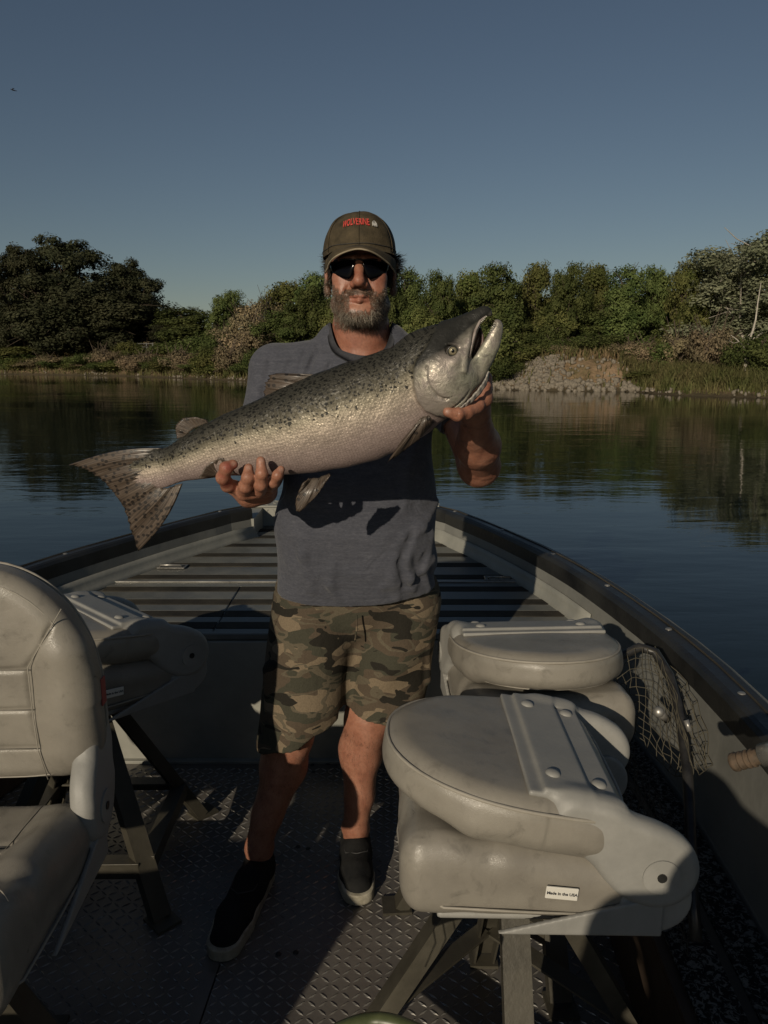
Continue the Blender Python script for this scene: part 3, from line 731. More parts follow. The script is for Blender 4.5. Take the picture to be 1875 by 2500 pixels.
for i, yr in enumerate(rows):
    a, b = prev, yr-.037
    segs = [None]
    la, ra = rib_x((a+b)/2)
    spans = [(la, xs_-.003), (xs_+.003, ra)] if yr < 3.40 else [(la, ra)]
    for (s0, s1) in spans:                                    # grey panels between the grip strips
        mb = MB(); l0, r0 = rib_x(a); l1, r1 = rib_x(b)
        A0 = l0 if s0 == la else s0; A1 = l1 if s0 == la else s0; B0 = r0 if s1 == ra else s1; B1 = r1 if s1 == ra else s1
        z0, z1 = ZD+.002, ZD+.0052
        mb.hexa([(A0, a, z0), (B0, a, z0), (B1, b, z0), (A1, b, z0), (A0+.004, a+.003, z1), (B0-.004, a+.003, z1), (B1-.004, b-.003, z1), (A1+.004, b-.003, z1)])
        mb.build('deck_panel', M_ALU, BOAT, True)
        l2, r2 = rib_x(yr); A2 = l2+.02 if s0 == la else s0; B2 = r2-.02 if s1 == ra else s1
        mb = MB(); mb.box(((A2+B2)/2, yr, ZD+.0050), ((B2-A2)/2, .034, .0016), 0, None, .0012); mb.build('grip_strip', M_GRIP, BOAT, True)
    prev = yr+.037
mb = MB(); l_, r_ = rib_x(3.38); mb.box(((l_+r_)/2, 3.385, ZD+.009), ((r_-l_)/2, .007, .0035), 0, None, .002); mb.build('hinge_strip', M_BRIGHT, BOAT, True, False)
mb = MB(); mb.box((-.2, YB+.012, ZD+.004), (1.02, .014, .012), 0, None, .004); mb.build('deck_edge', M_ALU, BOAT, True)
for (u, v, s) in [(421, 1383, 1), (1219, 1412, 1)]:
    c = WZ(u, v, ZD+.012)
    mb = MB(); mb.box((c[0], c[1], ZD+.0125), (.068, .034, .0025), -.03, None, .002)
    h = mb.build('hatch_plate', M_BRIGHT, BOAT, True)
    mb = MB(); mb.box((c[0]-.002, c[1]+.004, ZD+.0165), (.052, .017, .0025), -.03, None, .002); mb.build('hatch_recess', M_BLACK, h, True) if False else None
    mb = MB(); mb.tube([(c[0]-.055, c[1]-.02, ZD+.017), (c[0]-.050, c[1]-.024, ZD+.026), (c[0]+.045, c[1]-.024, ZD+.026), (c[0]+.052, c[1]-.02, ZD+.017)], .005, 6); mb.build('hatch_handle', M_BRIGHT, BOAT, True, True)
# bulkhead
mb = MB(); mb.box((-.25, YB-.004, .235), (1.13, .008, .243), 0, None, .002); mb.build('bulkhead', M_PAINT, BOAT, True)
mb = MB(); mb.box((-.25, YB-.022, .006), (1.1, .012, .006), 0, None, .002); mb.build('floor_trim', M_PAINT, BOAT, True)
# floor: two tread plates with raised bars
for sgn in (1, -1):
    mb = MB(); c0, c1 = AX(.3), AX(YB); e = .002
    w0 = 1.16
    mb.hexa([(c0+sgn*e, -.4, -.012), (c0+sgn*w0, -.4, -.012), (c1+sgn*w0, YB-.012, -.012), (c1+sgn*e, YB-.012, -.012), (c0+sgn*e, -.4, 0), (c0+sgn*w0, -.4, 0), (c1+sgn*w0, YB-.012, 0), (c1+sgn*e, YB-.012, 0)] if sgn > 0 else
            [(c0+sgn*w0, -.4, -.012), (c0+sgn*e, -.4, -.012), (c1+sgn*e, YB-.012, -.012), (c1+sgn*w0, YB-.012, -.012), (c0+sgn*w0, -.4, 0), (c0+sgn*e, -.4, 0), (c1+sgn*e, YB-.012, 0), (c1+sgn*w0, YB-.012, 0)])
    mb.build('floor_plate', M_TREAD, BOAT, True)
mb = MB(); p_ = .0262
for i in range(-46, 46):
    for j in range(0, 100):
        x = -.25+i*p_; y = .28+j*p_*.92
        if y > YB-.05 or abs(x-AX(y)) < .012: continue
        a = math.radians(38 if (i+j) % 2 else -40)
        ca, sa = math.cos(a), math.sin(a); L_, w_ = .0140, .0032; b0 = len(mb.V)
        q = [(-L_, 0, 0), (0, -w_, 0), (L_, 0, 0), (0, w_, 0), (-L_*.45, 0, .0024), (L_*.45, 0, .0024)]
        mb.V += [(x+X*ca-Y*sa, y+X*sa+Y*ca, Z) for X, Y, Z in q]
        mb.F += [(b0, b0+1, b0+5, b0+4), (b0+1, b0+2, b0+5), (b0+2, b0+3, b0+4, b0+5), (b0+3, b0, b0+4)]
o = mb.build('tread_bars', M_BAR, BOAT, True); o['kind'] = 'stuff'
for (u, v) in [(762, 1868), (800, 1866), (727, 2068), (752, 2072), (680, 2330), (722, 2326), (765, 1885)]:
    c = WZ(u, v, 0); mb = MB(); mb.dome((c[0], c[1], .001), (0, 0, 1), .008, .003); mb.build('floor_screw', M_BLACK, BOAT, True, True)
# side locker with a speckled carpet top (right) and its mirror (left)
for sgn in (1, -1):
    yy = np.linspace(-.5, YB-.015, 12); cx = np.array([AX(y) for y in yy]); wo = np.interp(yy, ys, HW)
    def strip(name, i0, i1, z0, z1, m_):
        P = []
        F = []
        for k, y in enumerate(yy):
            xo_, xi_ = cx[k]+sgn*(wo[k]-i0), cx[k]+sgn*(wo[k]-i1)
            P += [(xo_, y, z0), (xi_, y, z0), (xi_, y, z1), (xo_, y, z1)]
        for k in range(len(yy)-1):
            for j in range(4):
                f = (k*4+j, k*4+(j+1) % 4, k*4+4+(j+1) % 4, k*4+4+j); F.append(f if sgn > 0 else f[::-1])
        F += [(0, 1, 2, 3), tuple(len(P)-4+i for i in range(4))]
        part(name, P, F, m_, BOAT, True, False)
    strip('locker_side', .325, .345, .01, .272, M_WOOD)
    strip('locker_top', .115, .345, .274, .286, M_WOOD)
    strip('carpet_strip', .118, .208, .288, .297, M_CARPET)
    strip('carpet_strip', .232, .322, .288, .297, M_CARPET)
    strip('locker_trim', .209, .231, .2875, .292, M_BLACK)
# ------------------------------------------------------------------ boat seats
def mat_vinyl():
    m, nt, b = mat('grey_beige_vinyl', (.34, .31, .265), .42, 0, .45)
    c = co(nt); n = noise(nt, c, 5, 6, .65); n2 = noise(nt, c, 22, 5, .7, .6)
    base = ramp(nt, n, [(.30, (.175, .160, .135)), (.60, (.245, .226, .190)), (.8, (.205, .188, .157))])
    dirt = ramp(nt, n2, [(.28, .72), (.45, 1.0)])
    nt.links.new(mix(nt, 1, base, dirt, 'MULTIPLY').outputs[0], b.inputs['Base Color'])
    nt.links.new(nd(nt, 'MapRange', {0: n2.outputs[0], 1: .3, 2: .7, 3: .27, 4: .44}).outputs[0], b.inputs['Roughness'])
    v = nd(nt, 'TexVoronoi', {'Vector': c, 'Scale': 420}, feature='DISTANCE_TO_EDGE'); n3 = noise(nt, c, 14, 4, .6, .4)
    cr = nd(nt, 'TexVoronoi', {'Vector': nd(nt, 'VectorMath', {0: c.outputs[0], 1: mix(nt, 1, noise(nt, c, 9, 3).outputs['Color'], (.5, .5, .5), 'SUBTRACT').outputs[0]}, operation='ADD').outputs[0], 'Scale': 16}, feature='DISTANCE_TO_EDGE')
    crk = math_(nt, 'MULTIPLY', ramp(nt, cr, [(0, -1.0), (.02, 0)]), ramp(nt, noise(nt, c, 4, 2), [(.5, 0), (.62, 1)]))
    h = math_(nt, 'ADD', math_(nt, 'MULTIPLY', v, .25), math_(nt, 'ADD', math_(nt, 'MULTIPLY', n3, .8), math_(nt, 'MULTIPLY', crk, .35)))
    nt.links.new(nd(nt, 'Bump', {'Height': h.outputs[0], 'Strength': .30, 'Distance': .005}).outputs[0], b.inputs['Normal'])
    return m
M_VINYL = mat_vinyl()
M_PLASTIC = worn('grey_plastic_shell', (.225, .222, .205), (.29, .284, .262), .52, 0, 7, .12, 120, .4)
M_STITCH = worn('pale_piping', (.25, .23, .19), (.31, .285, .24), .6, 0, 30, 0)
M_POST = worn('olive_painted_steel', (.045, .041, .031), (.085, .077, .058), .5, .2, 6, .2, 60, .4)
M_TAG = mat('white_label', (.62, .60, .54), .7)[0]; M_INK = mat('dark_ink', (.04, .04, .045), .8)[0]
M_REDTAG = mat('red_label', (.30, .06, .05), .7)[0]
PIV = (0, -.215, .095)              # hinge axis of the backrest in seat space (x across, y forward, z up)
def cushion_mesh():
    v = Vol((-.24, -.25, -.02), (.24, .26, .18), .0035)
    def wedge(x, y, z):
        t = np.clip((y+.10)/.26, 0, 1); t = t*t*(3-2*t); top = .104+.046*t; h = (top+.002)/2; zc = (z+.002-h)/h*.052
        q = [np.abs(x)-.206+.040+0*y+0*z, np.abs(y)-.216+.040+0*x+0*z, np.abs(zc)-.052+.040+0*x]
        return np.sqrt(np.maximum(q[0], 0)**2+np.maximum(q[1], 0)**2+np.maximum(q[2], 0)**2)+np.minimum(np.maximum(q[0], np.maximum(q[1], q[2])), 0)-.040
    v.op(wedge, (-.21, -.22, -.005), (.21, .22, .155))
    for s in (1, -1): v.cap((s*.158, -.15, .080), (s*.158, .03, .096), .034, .040, .03)
    for y, zt in ((-.06, .116), (.035, .137)): v.cap((-.105, y, zt), (.105, y, zt), .013, .013, .006, 'sub')
    for s in (1, -1): v.chain([(s*.112, -.2, .112), (s*.105, -.02, .124), (s*.120, .08, .146)], [.011, .011, .010], .005, 'sub')
    v.disp(lambda x, y, z: .0016*wob(x, y, z, 38, 2))
    return v.mesh()
def back_mesh():                    # open position: origin at the pivot, x across, z up, front face towards +y
    v = Vol((-.24, -.12, .02), (.24, .04, .52), .0035)
    def fn(x, y, z):
        r1 = .175; zc = z-.262; hx, hz = .212, .212
        rr = np.where(zc > 0, r1, .075); zt = z-.20; se = (((np.abs(x)/.2145)**2.15+(np.maximum(zt, 0)/.275)**2.15)**(1/2.15)-1)*.2145
        qx = np.abs(x)-hx+rr; qz = np.abs(zc)-hz+rr
        d2 = np.sqrt(np.maximum(qx, 0)**2+np.maximum(qz, 0)**2)+np.minimum(np.maximum(qx, qz), 0)-rr; d2 = np.where(zt > 0, se, d2)
        yb = y+.045; hf = .043+.006*np.cos(x*7)*np.cos(zc*6); r = .034
        a = d2+r; b = np.abs(yb)-hf+r
        return np.sqrt(np.maximum(a, 0)**2+np.maximum(b, 0)**2)+np.minimum(np.maximum(a, b), 0)-r
    v.op(fn, (-.22, -.1, .04), (.22, .01, .49))
    F_ = .004
    for s in (1, -1):
        v.chain([(s*.118, F_, .05), (s*.104, F_, .19), (s*.104, F_, .29), (s*.172, F_-.006, .40)], [.006]*4, .004, 'sub')
        v.cap((s*.160, -.03, .12), (s*.160, -.03, .30), .040, .036, .035)
    for z in (.125, .205, .285): v.cap((-.104, F_+.001, z), (.104, F_+.001, z), .0058, .0058, .004, 'sub')
    v.disp(lambda x, y, z: .0016*wob(x, y, z, 34, 5))
    return v.mesh()
def piping_mesh():                  # stitched welt round the back edge of the backrest
    mb = MB(); pts = []; pt2 = []
    for i in range(64):
        a = 2*math.pi*i/64; cx_, sz = math.cos(a), math.sin(a); rr = .175 if sz > 0 else .075
        hx = .2135; qx = hx-rr
        n_ = 2.15; r_ = (abs(cx_/.2145)**n_ + abs(sz/.275)**n_)**(-1/n_) if sz > 0 else (abs(cx_/.2145)**4.2 + abs(sz/.150)**4.2)**(-1/4.2)
        pts.append((cx_*r_*.985, -.073, .20+sz*r_*.985)); pt2.append((cx_*r_*.925, -.0060, .20+sz*r_*.925))
    mb.tube(pts, .0036, 6, closed=True); mb.tube(pt2, .0016, 5, closed=True); return mesh('piping', mb.V, mb.F, M_STITCH, True)
def bracket_mesh():
    v = Vol((-.25, -.20, -.09), (.25, .09, .24), .0035)
    v.rbox((0, -.094, .156), (.19, .0055, .078), .004)                    # back plate with its step
    v.rbox((0, -.101, .168), (.188, .006, .042), .005, .003)
    for s in (1, -1):
        for mode_x in (0,):
            def fn(x, y, z, s=s):
                def seg(a, b, ra, rb):
                    ab = np.array(b)-np.array(a); L = ab@ab
                    t = np.clip(((y-a[0])*ab[0]+(z-a[1])*ab[1])/L, 0, 1)
                    return np.sqrt((y-a[0]-t*ab[0])**2+(z-a[1]-t*ab[1])**2)-(ra+(rb-ra)*t)
                d2 = smin(smin(seg((0, 0), (-.012, .03), .068, .064), seg((-.012, .03), (-.050, .105), .064, .050), .03), seg((-.05, .105), (-.062, .150), .050, .044), .02)
                xc = .196-np.clip((z-.03)/.1, 0, 1)*.010
                hx_ = .024; r = .020
                a_ = d2+r; b_ = np.abs(s*x-xc)-hx_+r
                return np.sqrt(np.maximum(a_, 0)**2+np.maximum(b_, 0)**2)+np.minimum(np.maximum(a_, b_), 0)-r
            v.op(fn, (min(s*.16, s*.235), -.13, -.08), (max(s*.16, s*.235), .075, .21), .022)
        # hollow behind the arm: the handle-like opening
        v.ell((s*.158, -.045, .120), (.026, .052, .052), .008, 'sub')
    return v.mesh()
def shell_mesh():
    v = Vol((-.25, -.31, -.03), (.25, .26, .11), .0035)
    v.rbox((0, -.03, -.006), (.18, .18, .007), .006)
    for s in (1, -1):
        def fn(x, y, z, s=s):
            top = .062-(y+.215)*.27
            d = np.maximum(np.maximum(z-top, -.012-z), np.maximum(y-.05, -.225-y))
            return np.maximum(d+0*x, np.abs(s*x-.2115)-.0045)
        v.op(fn, (min(s*.2, s*.22), -.23, -.02), (max(s*.2, s*.22), .06, .08), .004)
        def fn2(x, y, z, s=s):
            d2 = np.sqrt((y-PIV[1])**2+(z-.05)**2)-.060; d2 = np.maximum(d2, -.012-z)
            return np.maximum(d2, np.abs(s*x-.185)-.022)
        v.op(fn2, (min(s*.16, s*.21), -.28, -.02), (max(s*.16, s*.21), -.15, .11), .006)
    v.rbox((0, -.225, .02), (.16, .012, .03), .01, .01)
    return v.mesh()
def text_mesh(body, size, name='lettering', bold=0.0, extrude=0.0004):
    cu = bpy.data.curves.new(name, 'FONT'); cu.body = body; cu.size = size; cu.align_x = 'CENTER'; cu.align_y = 'CENTER'; cu.extrude = extrude; cu.offset = bold; cu.resolution_u = 3
    o = bpy.data.objects.new(name, cu); COL.objects.link(o); dg = bpy.context.evaluated_depsgraph_get(); dg.update()
    me = bpy.data.meshes.new_from_object(o.evaluated_get(dg)); me.name = name
    bpy.data.objects.remove(o); bpy.data.curves.remove(cu); me.materials.clear(); return me
CM = mesh('seat_cushion', *cushion_mesh(), M_VINYL); BM = mesh('backrest', *back_mesh(), M_VINYL)
KM = mesh('hinge_bracket', *bracket_mesh(), M_PLASTIC); SM = mesh('seat_shell', *shell_mesh(), M_PLASTIC); PM = piping_mesh()
mb = MB(); mb.tube([(0, 0, 0), (.004, 0, 0)], .031, 24); CAPM = mesh('hinge_cap', mb.V, mb.F, M_PLASTIC, False)
mb = MB(); mb.tube([(0, 0, 0), (.002, 0, 0)], .008, 12); HOLEM = mesh('hinge_hole', mb.V, mb.F, M_BLACK, False)
mb = MB(); mb.dome((0, 0, 0), (0, -1, 0), .0135, .007, 14); BOLTM = mesh('bolt', mb.V, mb.F, M_PLASTIC, True)
mb = MB(); pts = [(-.19, .19, .05), (-.12, .219, .052), (0, .2215, .053), (.12, .219, .052), (.19, .19, .05)]
mb = MB(); mb.tube([(-.2065, -.14, .022), (-.2075, .0, .026), (-.2045, .14, .030), (-.16, .204, .034), (0, .2185, .036), (.16, .204, .034), (.2045, .14, .030), (.2075, .0, .026), (.2065, -.14, .022)], .0024, 5)
WELTM = mesh('seam', mb.V, mb.F, M_STITCH, True)
TXT = text_mesh('Made in the USA', .0074, bold=.0002); TXT.materials.append(M_INK)
ZS = .56
def leg_meshes():
    out = []
    for k in range(4):
        a = k*math.pi/2; d = Vector((math.cos(a), math.sin(a), 0)); s_ = Vector((-d.y, d.x, 0))
        top = d*.065+Vector((0, 0, ZS-.03)); bot = d*.36+Vector((0, 0, .012)); mb = MB()
        n_ = (top-bot).cross(s_).normalized()
        if n_.dot(d) < 0: n_ = -n_
        for (w0, w1, t0, t1) in ((-.026, .026, 0, .005), (-.026, -.021, -.03, 0), (.021, .026, -.03, 0)):
            P = []
            for base in (bot, top):
                P += [base+s_*w0+n_*t0, base+s_*w1+n_*t0, base+s_*w1+n_*t1, base+s_*w0+n_*t1]
            mb.hexa([P[0], P[1], P[2], P[3], P[4], P[5], P[6], P[7]])
        mb.box(bot+Vector((0, 0, -.008)), (.04, .035, .004), a)
        out.append(mesh('leg', mb.V, mb.F, M_POST, False))
    return out
LEGM = leg_meshes()
def brace_meshes():
    out = []
    for k in range(4):
        a = k*math.pi/2; b = a+math.pi/2; p = Vector((math.cos(a), math.sin(a), 0))*.285; q = Vector((math.cos(b), math.sin(b), 0))*.285
        mb = MB(); c = (p+q)/2; L = (q-p).length/2-.012; d = (q-p).normalized(); out_ = c.normalized()
        M_ = Matrix((d, Vector((-d.y, d.x, 0)), Vector((0, 0, 1)))).transposed()
        mb.box(c+Vector((0, 0, .150)), (L, .022, .003), 0, M_, .001); mb.box(c+out_*.019+Vector((0, 0, .130)), (L, .003, .022), 0, M_, .001)
        out.append(mesh('brace', mb.V, mb.F, M_POST, False))
    return out
BRM = brace_meshes()
def make_seat(folded, tagmode='text'):
    t = thing('boat_seat', 'x', 'seat')
    put('seat_cushion', CM, t, loc=(0, 0, ZS)); sh = put('seat_shell', SM, t, loc=(0, 0, ZS))
    put('seam', WELTM, t, loc=(0, 0, ZS))
    rx = -math.radians(81) if folded else math.radians(-2)
    pv = Vector(PIV)+Vector((0, 0, ZS))
    if folded: pv_back = pv+Vector((0, 0, .010))
    else: pv_back = pv
    bk = put('backrest', BM, t, loc=pv_back, rot=(rx, 0, 0)); put('piping', PM, bk)
    kb = put('hinge_bracket', KM, t, loc=pv_back, rot=(rx, 0, 0))
    for sx in (-.135, .135):
        for z in (.104, .186): put('bolt', BOLTM, kb, loc=(sx*(1.0), -.0990 if z < .12 else -.1065, z))
    for s in (1, -1):
        c = put('hinge_cap', CAPM, t, loc=(pv_back[0]+s*.219, pv_back[1], pv_back[2])); 
        if s < 0: c.rotation_euler = (0, 0, math.pi)
        put('hinge_hole', HOLEM, c, loc=(.004, 0, 0))
    for m_ in LEGM: put('leg', m_, t)
    for m_ in BRM: put('brace', m_, t)
    mb = MB(); mb.box((0, 0, ZS-.020), (.10, .10, .005), 0, None, .003); mb.tube([(0, 0, .14), (0, 0, ZS-.02)], .022, 12) if False else None; mb.build('swivel_plate', M_POST, t)
    if tagmode:
        mb = MB(); mb.box((0, 0, 0), (.030, .0016, .012), 0, None, .001)
        return t, mb
    return t, None
def add_tag(t, loc, rot, m=M_TAG, text=True):
    mb = MB(); mb.box((0, 0, 0), (.027, .0016, .0115), 0, None, .001); g = mb.build('label_tag', m, t); g.location = loc; g.rotation_euler = rot
    if text: put('lettering', TXT, g, loc=(0, -.0019, 0), rot=(math.pi/2, 0, 0))
GS = 'folding seats of the boat'
s0, _ = make_seat(True); s0.location = (.245, 1.345, 0); s0.rotation_euler = (0, 0, math.radians(90)-.02)
s1 = copy_tree(s0); s1.location = (.395, 1.91, 0); s1.rotation_euler = (0, 0, math.radians(180)+.06)
s2 = copy_tree(s0); s2.location = (-.86, 2.08, 0); s2.rotation_euler = (0, 0, math.radians(136))
s3, _ = make_seat(False); s3.location = (-.748, 1.12, 0); s3.rotation_euler = (0, 0, math.radians(180)+.04)
add_tag(s0, (-.2145, -.055, ZS+.068), (0.05, .09, -math.pi/2)); add_tag(s1, (-.2145, -.055, ZS+.068), (0.05, .09, -math.pi/2), M_TAG, False)
add_tag(s2, (.2145, .0, ZS+.060), (0, 0, math.pi/2)) if False else add_tag(s2, (-.2145, .02, ZS+.066), (0.0, .09, -math.pi/2))
add_tag(s3, (-.216, -.262, ZS+.31), (0, math.pi/2, -math.pi/2), M_REDTAG, False)
s0['label'] = 'folded grey seat nearest the camera with a white tag on its side'
s1['label'] = 'folded grey seat behind the nearest one, its padded front towards the camera'
s2['label'] = 'folded grey seat in shade behind the open chair'
s3['label'] = 'open grey vinyl chair with upright backrest and seams cut by the photo edge'
for s_ in (s0, s1, s2, s3): s_['group'] = GS
for ch in s3.children:
    if ch.name.startswith('seat_cushion'): CUSH = ch; ch.scale.z = 1.12
def seam_mesh(lines, r=.0011):
    mb = MB()
    for L in lines: mb.tube(L, r, 5)
    return mesh('seam', mb.V, mb.F, M_STITCH, True)
for ch in s3.children:
    if ch.name.startswith('backrest'):
        L = [[(s*.118, .003, .06), (s*.106, .0045, .12), (s*.104, .0045, .19), (s*.104, .0045, .29), (s*.138, .002, .345), (s*.172, -.004, .40)] for s in (1, -1)]+[[(-.104, .0040, z), (0, .005, z), (.104, .0040, z)] for z in (.125, .205, .285)]
        put('seam', seam_mesh(L), ch)
s4 = copy_tree(s0); s4.location = (-1.27, 1.26, 0); s4.rotation_euler = (0, 0, math.radians(100)); s4['label'] = 'unseen folded seat added beyond the open chair to cast shade'  # unseen seat copy, added so its shadow darkens the left bulkhead
from mathutils.bvhtree import BVHTree
_b = BVHTree.FromPolygons([v.co.copy() for v in CM.vertices], [tuple(p.vertices) for p in CM.polygons])
def on_cush(L):
    out = []
    for (x0, y0), (x1, y1) in zip(L[:-1], L[1:]):
        for k in range(7):
            h = _b.ray_cast(Vector((x0+(x1-x0)*k/6, y0+(y1-y0)*k/6, .3)), Vector((0, 0, -1)))
            if h[0] is not None: out.append(h[0]+Vector((0, 0, .0006)))
    return out
put('seam', seam_mesh([on_cush(L) for L in [[(-.112, -.19), (-.105, -.02), (-.118, .07), (-.19, .13)], [(.112, -.19), (.105, -.02), (.118, .07), (.19, .13)], [(-.104, -.06), (.104, -.06)], [(-.106, .035), (.106, .035)], [(-.118, .07), (-.06, .19)], [(.118, .07), (.06, .19)]]]), CUSH)
# arm plates of the open chair
mbp = MB()

# ------------------------------------------------------------------ landing net, rod, floor net
M_CORD = worn('net_cord', (.045, .040, .027), (.09, .08, .055), .9, 0, 30, 0)
M_DARKCORD = worn('dark_net_cord', (.03, .03, .028), (.06, .055, .05), .9, 0, 30, 0)
M_HOOP = worn('dark_hoop_tube', (.02, .02, .021), (.05, .048, .045), .4, .3, 20, .1, 60)
def landing_net():
    base = np.array([.72, 1.85, .3])
    t = thing('landing_net', 'landing net with a dark hoop leaning between the seats and the hull side', 'landing net', base)
    hoop = [W(1490, 1640, 1.95), W(1515, 1603, 1.96), W(1560, 1580, 1.98), W(1600, 1592, 1.97), W(1635, 1650, 1.90), W(1655, 1720, 1.82), W(1668, 1800, 1.74), W(1678, 1880, 1.66), W(1684, 1980, 1.56), W(1688, 2080, 1.48), W(1690, 2180, 1.40), W(1700, 2300, 1.34)]
    mb = MB(); mb.tube(hoop, .0125, 10); mb.build('hoop', M_HOOP, t, True, True)
    # mesh bag: two sheets hanging from the hoop
    r = np.random.RandomState(3); mb = MB(); nu, nv = 15, 12
    top = [W(1492, 1640, 1.93), W(1520, 1600, 1.94), W(1560, 1578, 1.95), W(1600, 1590, 1.94), W(1635, 1650, 1.87), W(1655, 1720, 1.79), W(1670, 1800, 1.71)]
    bot = [W(1500, 1760, 1.90), W(1530, 1780, 1.86), W(1560, 1800, 1.82), W(1600, 1850, 1.78), W(1640, 1890, 1.72), W(1670, 1900, 1.68), W(1690, 1905, 1.65)]
    def interp(L, s): 
        q = s*(len(L)-1); i = min(int(q), len(L)-2); return L[i]*(1-(q-i))+L[i+1]*(q-i)
    G = np.zeros((nu, nv, 3))
    for i in range(nu):
        for j in range(nv):
            s = i/(nu-1); v = j/(nv-1); p = interp(top, s)*(1-v)+interp(bot, s)*v
            p = p+np.array([.003*math.sin(i*1.9+j), -.03*math.sin(v*3.1)+.006*math.sin(i*2.3), -.012*math.sin(v*3.1)*math.sin(s*3)])+r.normal(0, .0018, 3)
            G[i, j] = p
    for i in range(nu): mb.tube(G[i], .0011, 4, False)
    for j in range(nv): mb.tube(G[:, j], .0011, 4, False)
    mb.build('netting', M_CORD, t, True, True)
    mb = MB(); top2 = [W(1600, 1580, 2.03), W(1650, 1640, 1.98), W(1700, 1700, 1.90), W(1725, 1790, 1.84), W(1740, 1870, 1.80)]
    low2 = [W(1590, 1600, 2.0), W(1620, 1690, 1.93), W(1645, 1770, 1.85), W(1670, 1840, 1.79), W(1700, 1885, 1.75)]
    G = np.zeros((12, 8, 3))
    for i in range(12):
        for j in range(8):
            s = i/11; v = j/7; G[i, j] = interp(low2, s)*(1-v)+interp(top2, s)*v+r.normal(0, .004, 3)
    for i in range(12): mb.tube(G[i], .0013, 4, False)
    for j in range(8): mb.tube(G[:, j], .0013, 4, False)
    mb.build('netting', M_CORD, t, True, True)
    mb = MB(); nu, nv = 26, 9                                  # dark net sheet against the locker side
    A = [W(1490, 1700, 1.92), W(1560, 1860, 1.72), W(1640, 2010, 1.52), W(1680, 2120, 1.38)]; B = [W(1490, 1860, 1.86), W(1560, 2030, 1.68), W(1620, 2160, 1.50), W(1680, 2330, 1.36)]
    G = np.zeros((nu, nv, 3))
    for i in range(nu):
        for j in range(nv): G[i, j] = interp(A, i/(nu-1))*(1-j/(nv-1))+interp(B, i/(nu-1))*(j/(nv-1))+r.normal(0, .004, 3)
    for i in range(nu): mb.tube(G[i], .0010, 4, False)
    for j in range(nv): mb.tube(G[:, j], .0012, 4, False)
    mb.build('netting', M_DARKCORD, t, True, True)
    mb = MB(); c = Vector(W(1608, 1738, 1.80)); mb.dome(c, (-.3, -1, .4), .014, .012, 12); mb.tube([c, c+Vector((.03, .02, -.03))], .011, 8); mb.build('clamp', M_BRIGHT, t, True, True)
    mb = MB(); mb.tube([W(1675, 1758, 1.74), W(1684, 1785, 1.73)], [.007, .007], 8); mb.build('clip', M_BRIGHT, t, True, True)
landing_net()
def tangle():
    t = thing('rope_tangle', 'loose tangle of pale frayed net cord on the floor under the nearest folded seat', 'rope', WZ(1640, 2290, .02))
    r = np.random.RandomState(8); mb = MB()
    def loop(us, vs, z, n=30, rad=.0022):
        P = []
        for i in range(n):
            s = i/(n-1)*(len(us)-1); k = min(int(s), len(us)-2); f = s-k
            u = us[k]*(1-f)+us[k+1]*f+4*math.sin(i*1.1); v = vs[k]*(1-f)+vs[k+1]*f+4*math.cos(i*1.4)
            P.append(Vector(WZ(u, v, z+.012*math.sin(i*.9))))
        mb.tube(P, rad, 5, False)
    loop([1572, 1590, 1620, 1650, 1680, 1690, 1660], [2248, 2240, 2225, 2250, 2225, 2180, 2150], .12)
    loop([1572, 1585, 1600, 1620, 1640, 1655], [2250, 2262, 2235, 2270, 2272, 2240], .11)
    loop([1620, 1660, 1690, 1700], [2160, 2175, 2190, 2150], .15); loop([1600, 1630, 1665, 1680], [2180, 2200, 2190, 2215], .13)
    for k in range(14): u = 1630+r.uniform(-14, 14)+k; v = 2270+k*12; loop([u, u+14, u-6, u+10, u+22], [v, v+7, v+14, v+22, v+24], .06, 14, .0016)
    mb.build('cord', M_CORD, t, True, True)
tangle()
def rod():
    a, b = W(1786, 1862, 1.28), W(1875, 1842, 1.24); d = (b-a)/np.linalg.norm(b-a); d[2] *= 1; t = thing('fishing_rod', 'butt of a fishing rod with worn cork rings and a silver sleeve', 'fishing rod', a)
    mc = worn('worn_cork', (.05, .036, .022), (.12, .08, .05), .8, 0, 60, .3, 80); ms = worn('silver_sleeve', (.32, .31, .28), (.42, .40, .37), .3, .7, 10)
    P = lambda s: Vector(a+d*s)
    mb = MB(); mb.tube([P(0), P(.003), P(.010), P(.012), P(.030), P(.034), P(.060)], [.012, .0165, .0175, .0155, .0155, .0135, .0135], 16); mb.build('grip', mc, t, True, True)
    for s in (.018, .030, .040): mb = MB(); mb.tube([P(s), P(s+.004)], .0165, 16); mb.build('grip_ring', mc, t, True, True)
    mb = MB(); mb.tube([P(.058), P(.060), P(.11), P(.112)], [.014, .021, .021, .020], 16); mb.build('reel_seat', ms, t, True, True)
    mb = MB(); mb.tube([P(.11), P(.20), P(.26)], [.013, .012, .010], 12); mb.build('blank', M_HOOP, t, True, True)
rod()
def green_hoop():
    P = [W(770+i*20, 2541-34*math.sin(math.pi*(i/15)**1.0)-16*math.sin(math.pi*i/15)**2, .92-.02*abs(i-7)/7) for i in range(16)]
    t = thing('net_rim', 'yellow-green tubular net rim just entering at the bottom edge', 'landing net', P[7])
    mb = MB(); mb.tube(P, .011, 10); mb.build('hoop', worn('yellow_green_tube', (.05, .062, .024), (.09, .10, .042), .4, 0, 20), t, True, True)
    mb = MB(); 
    for i in range(1, 15, 2): mb.tube([P[i], P[i]+np.array([.012, .01, -.05]), P[i]+np.array([-.004, .02, -.11])], .0014, 4, False)
    mb.build('netting', M_DARKCORD, t, True, True)
green_hoop()
def bench():                        # blocking piece behind the folded seats: brown box against the bulkhead
    pass
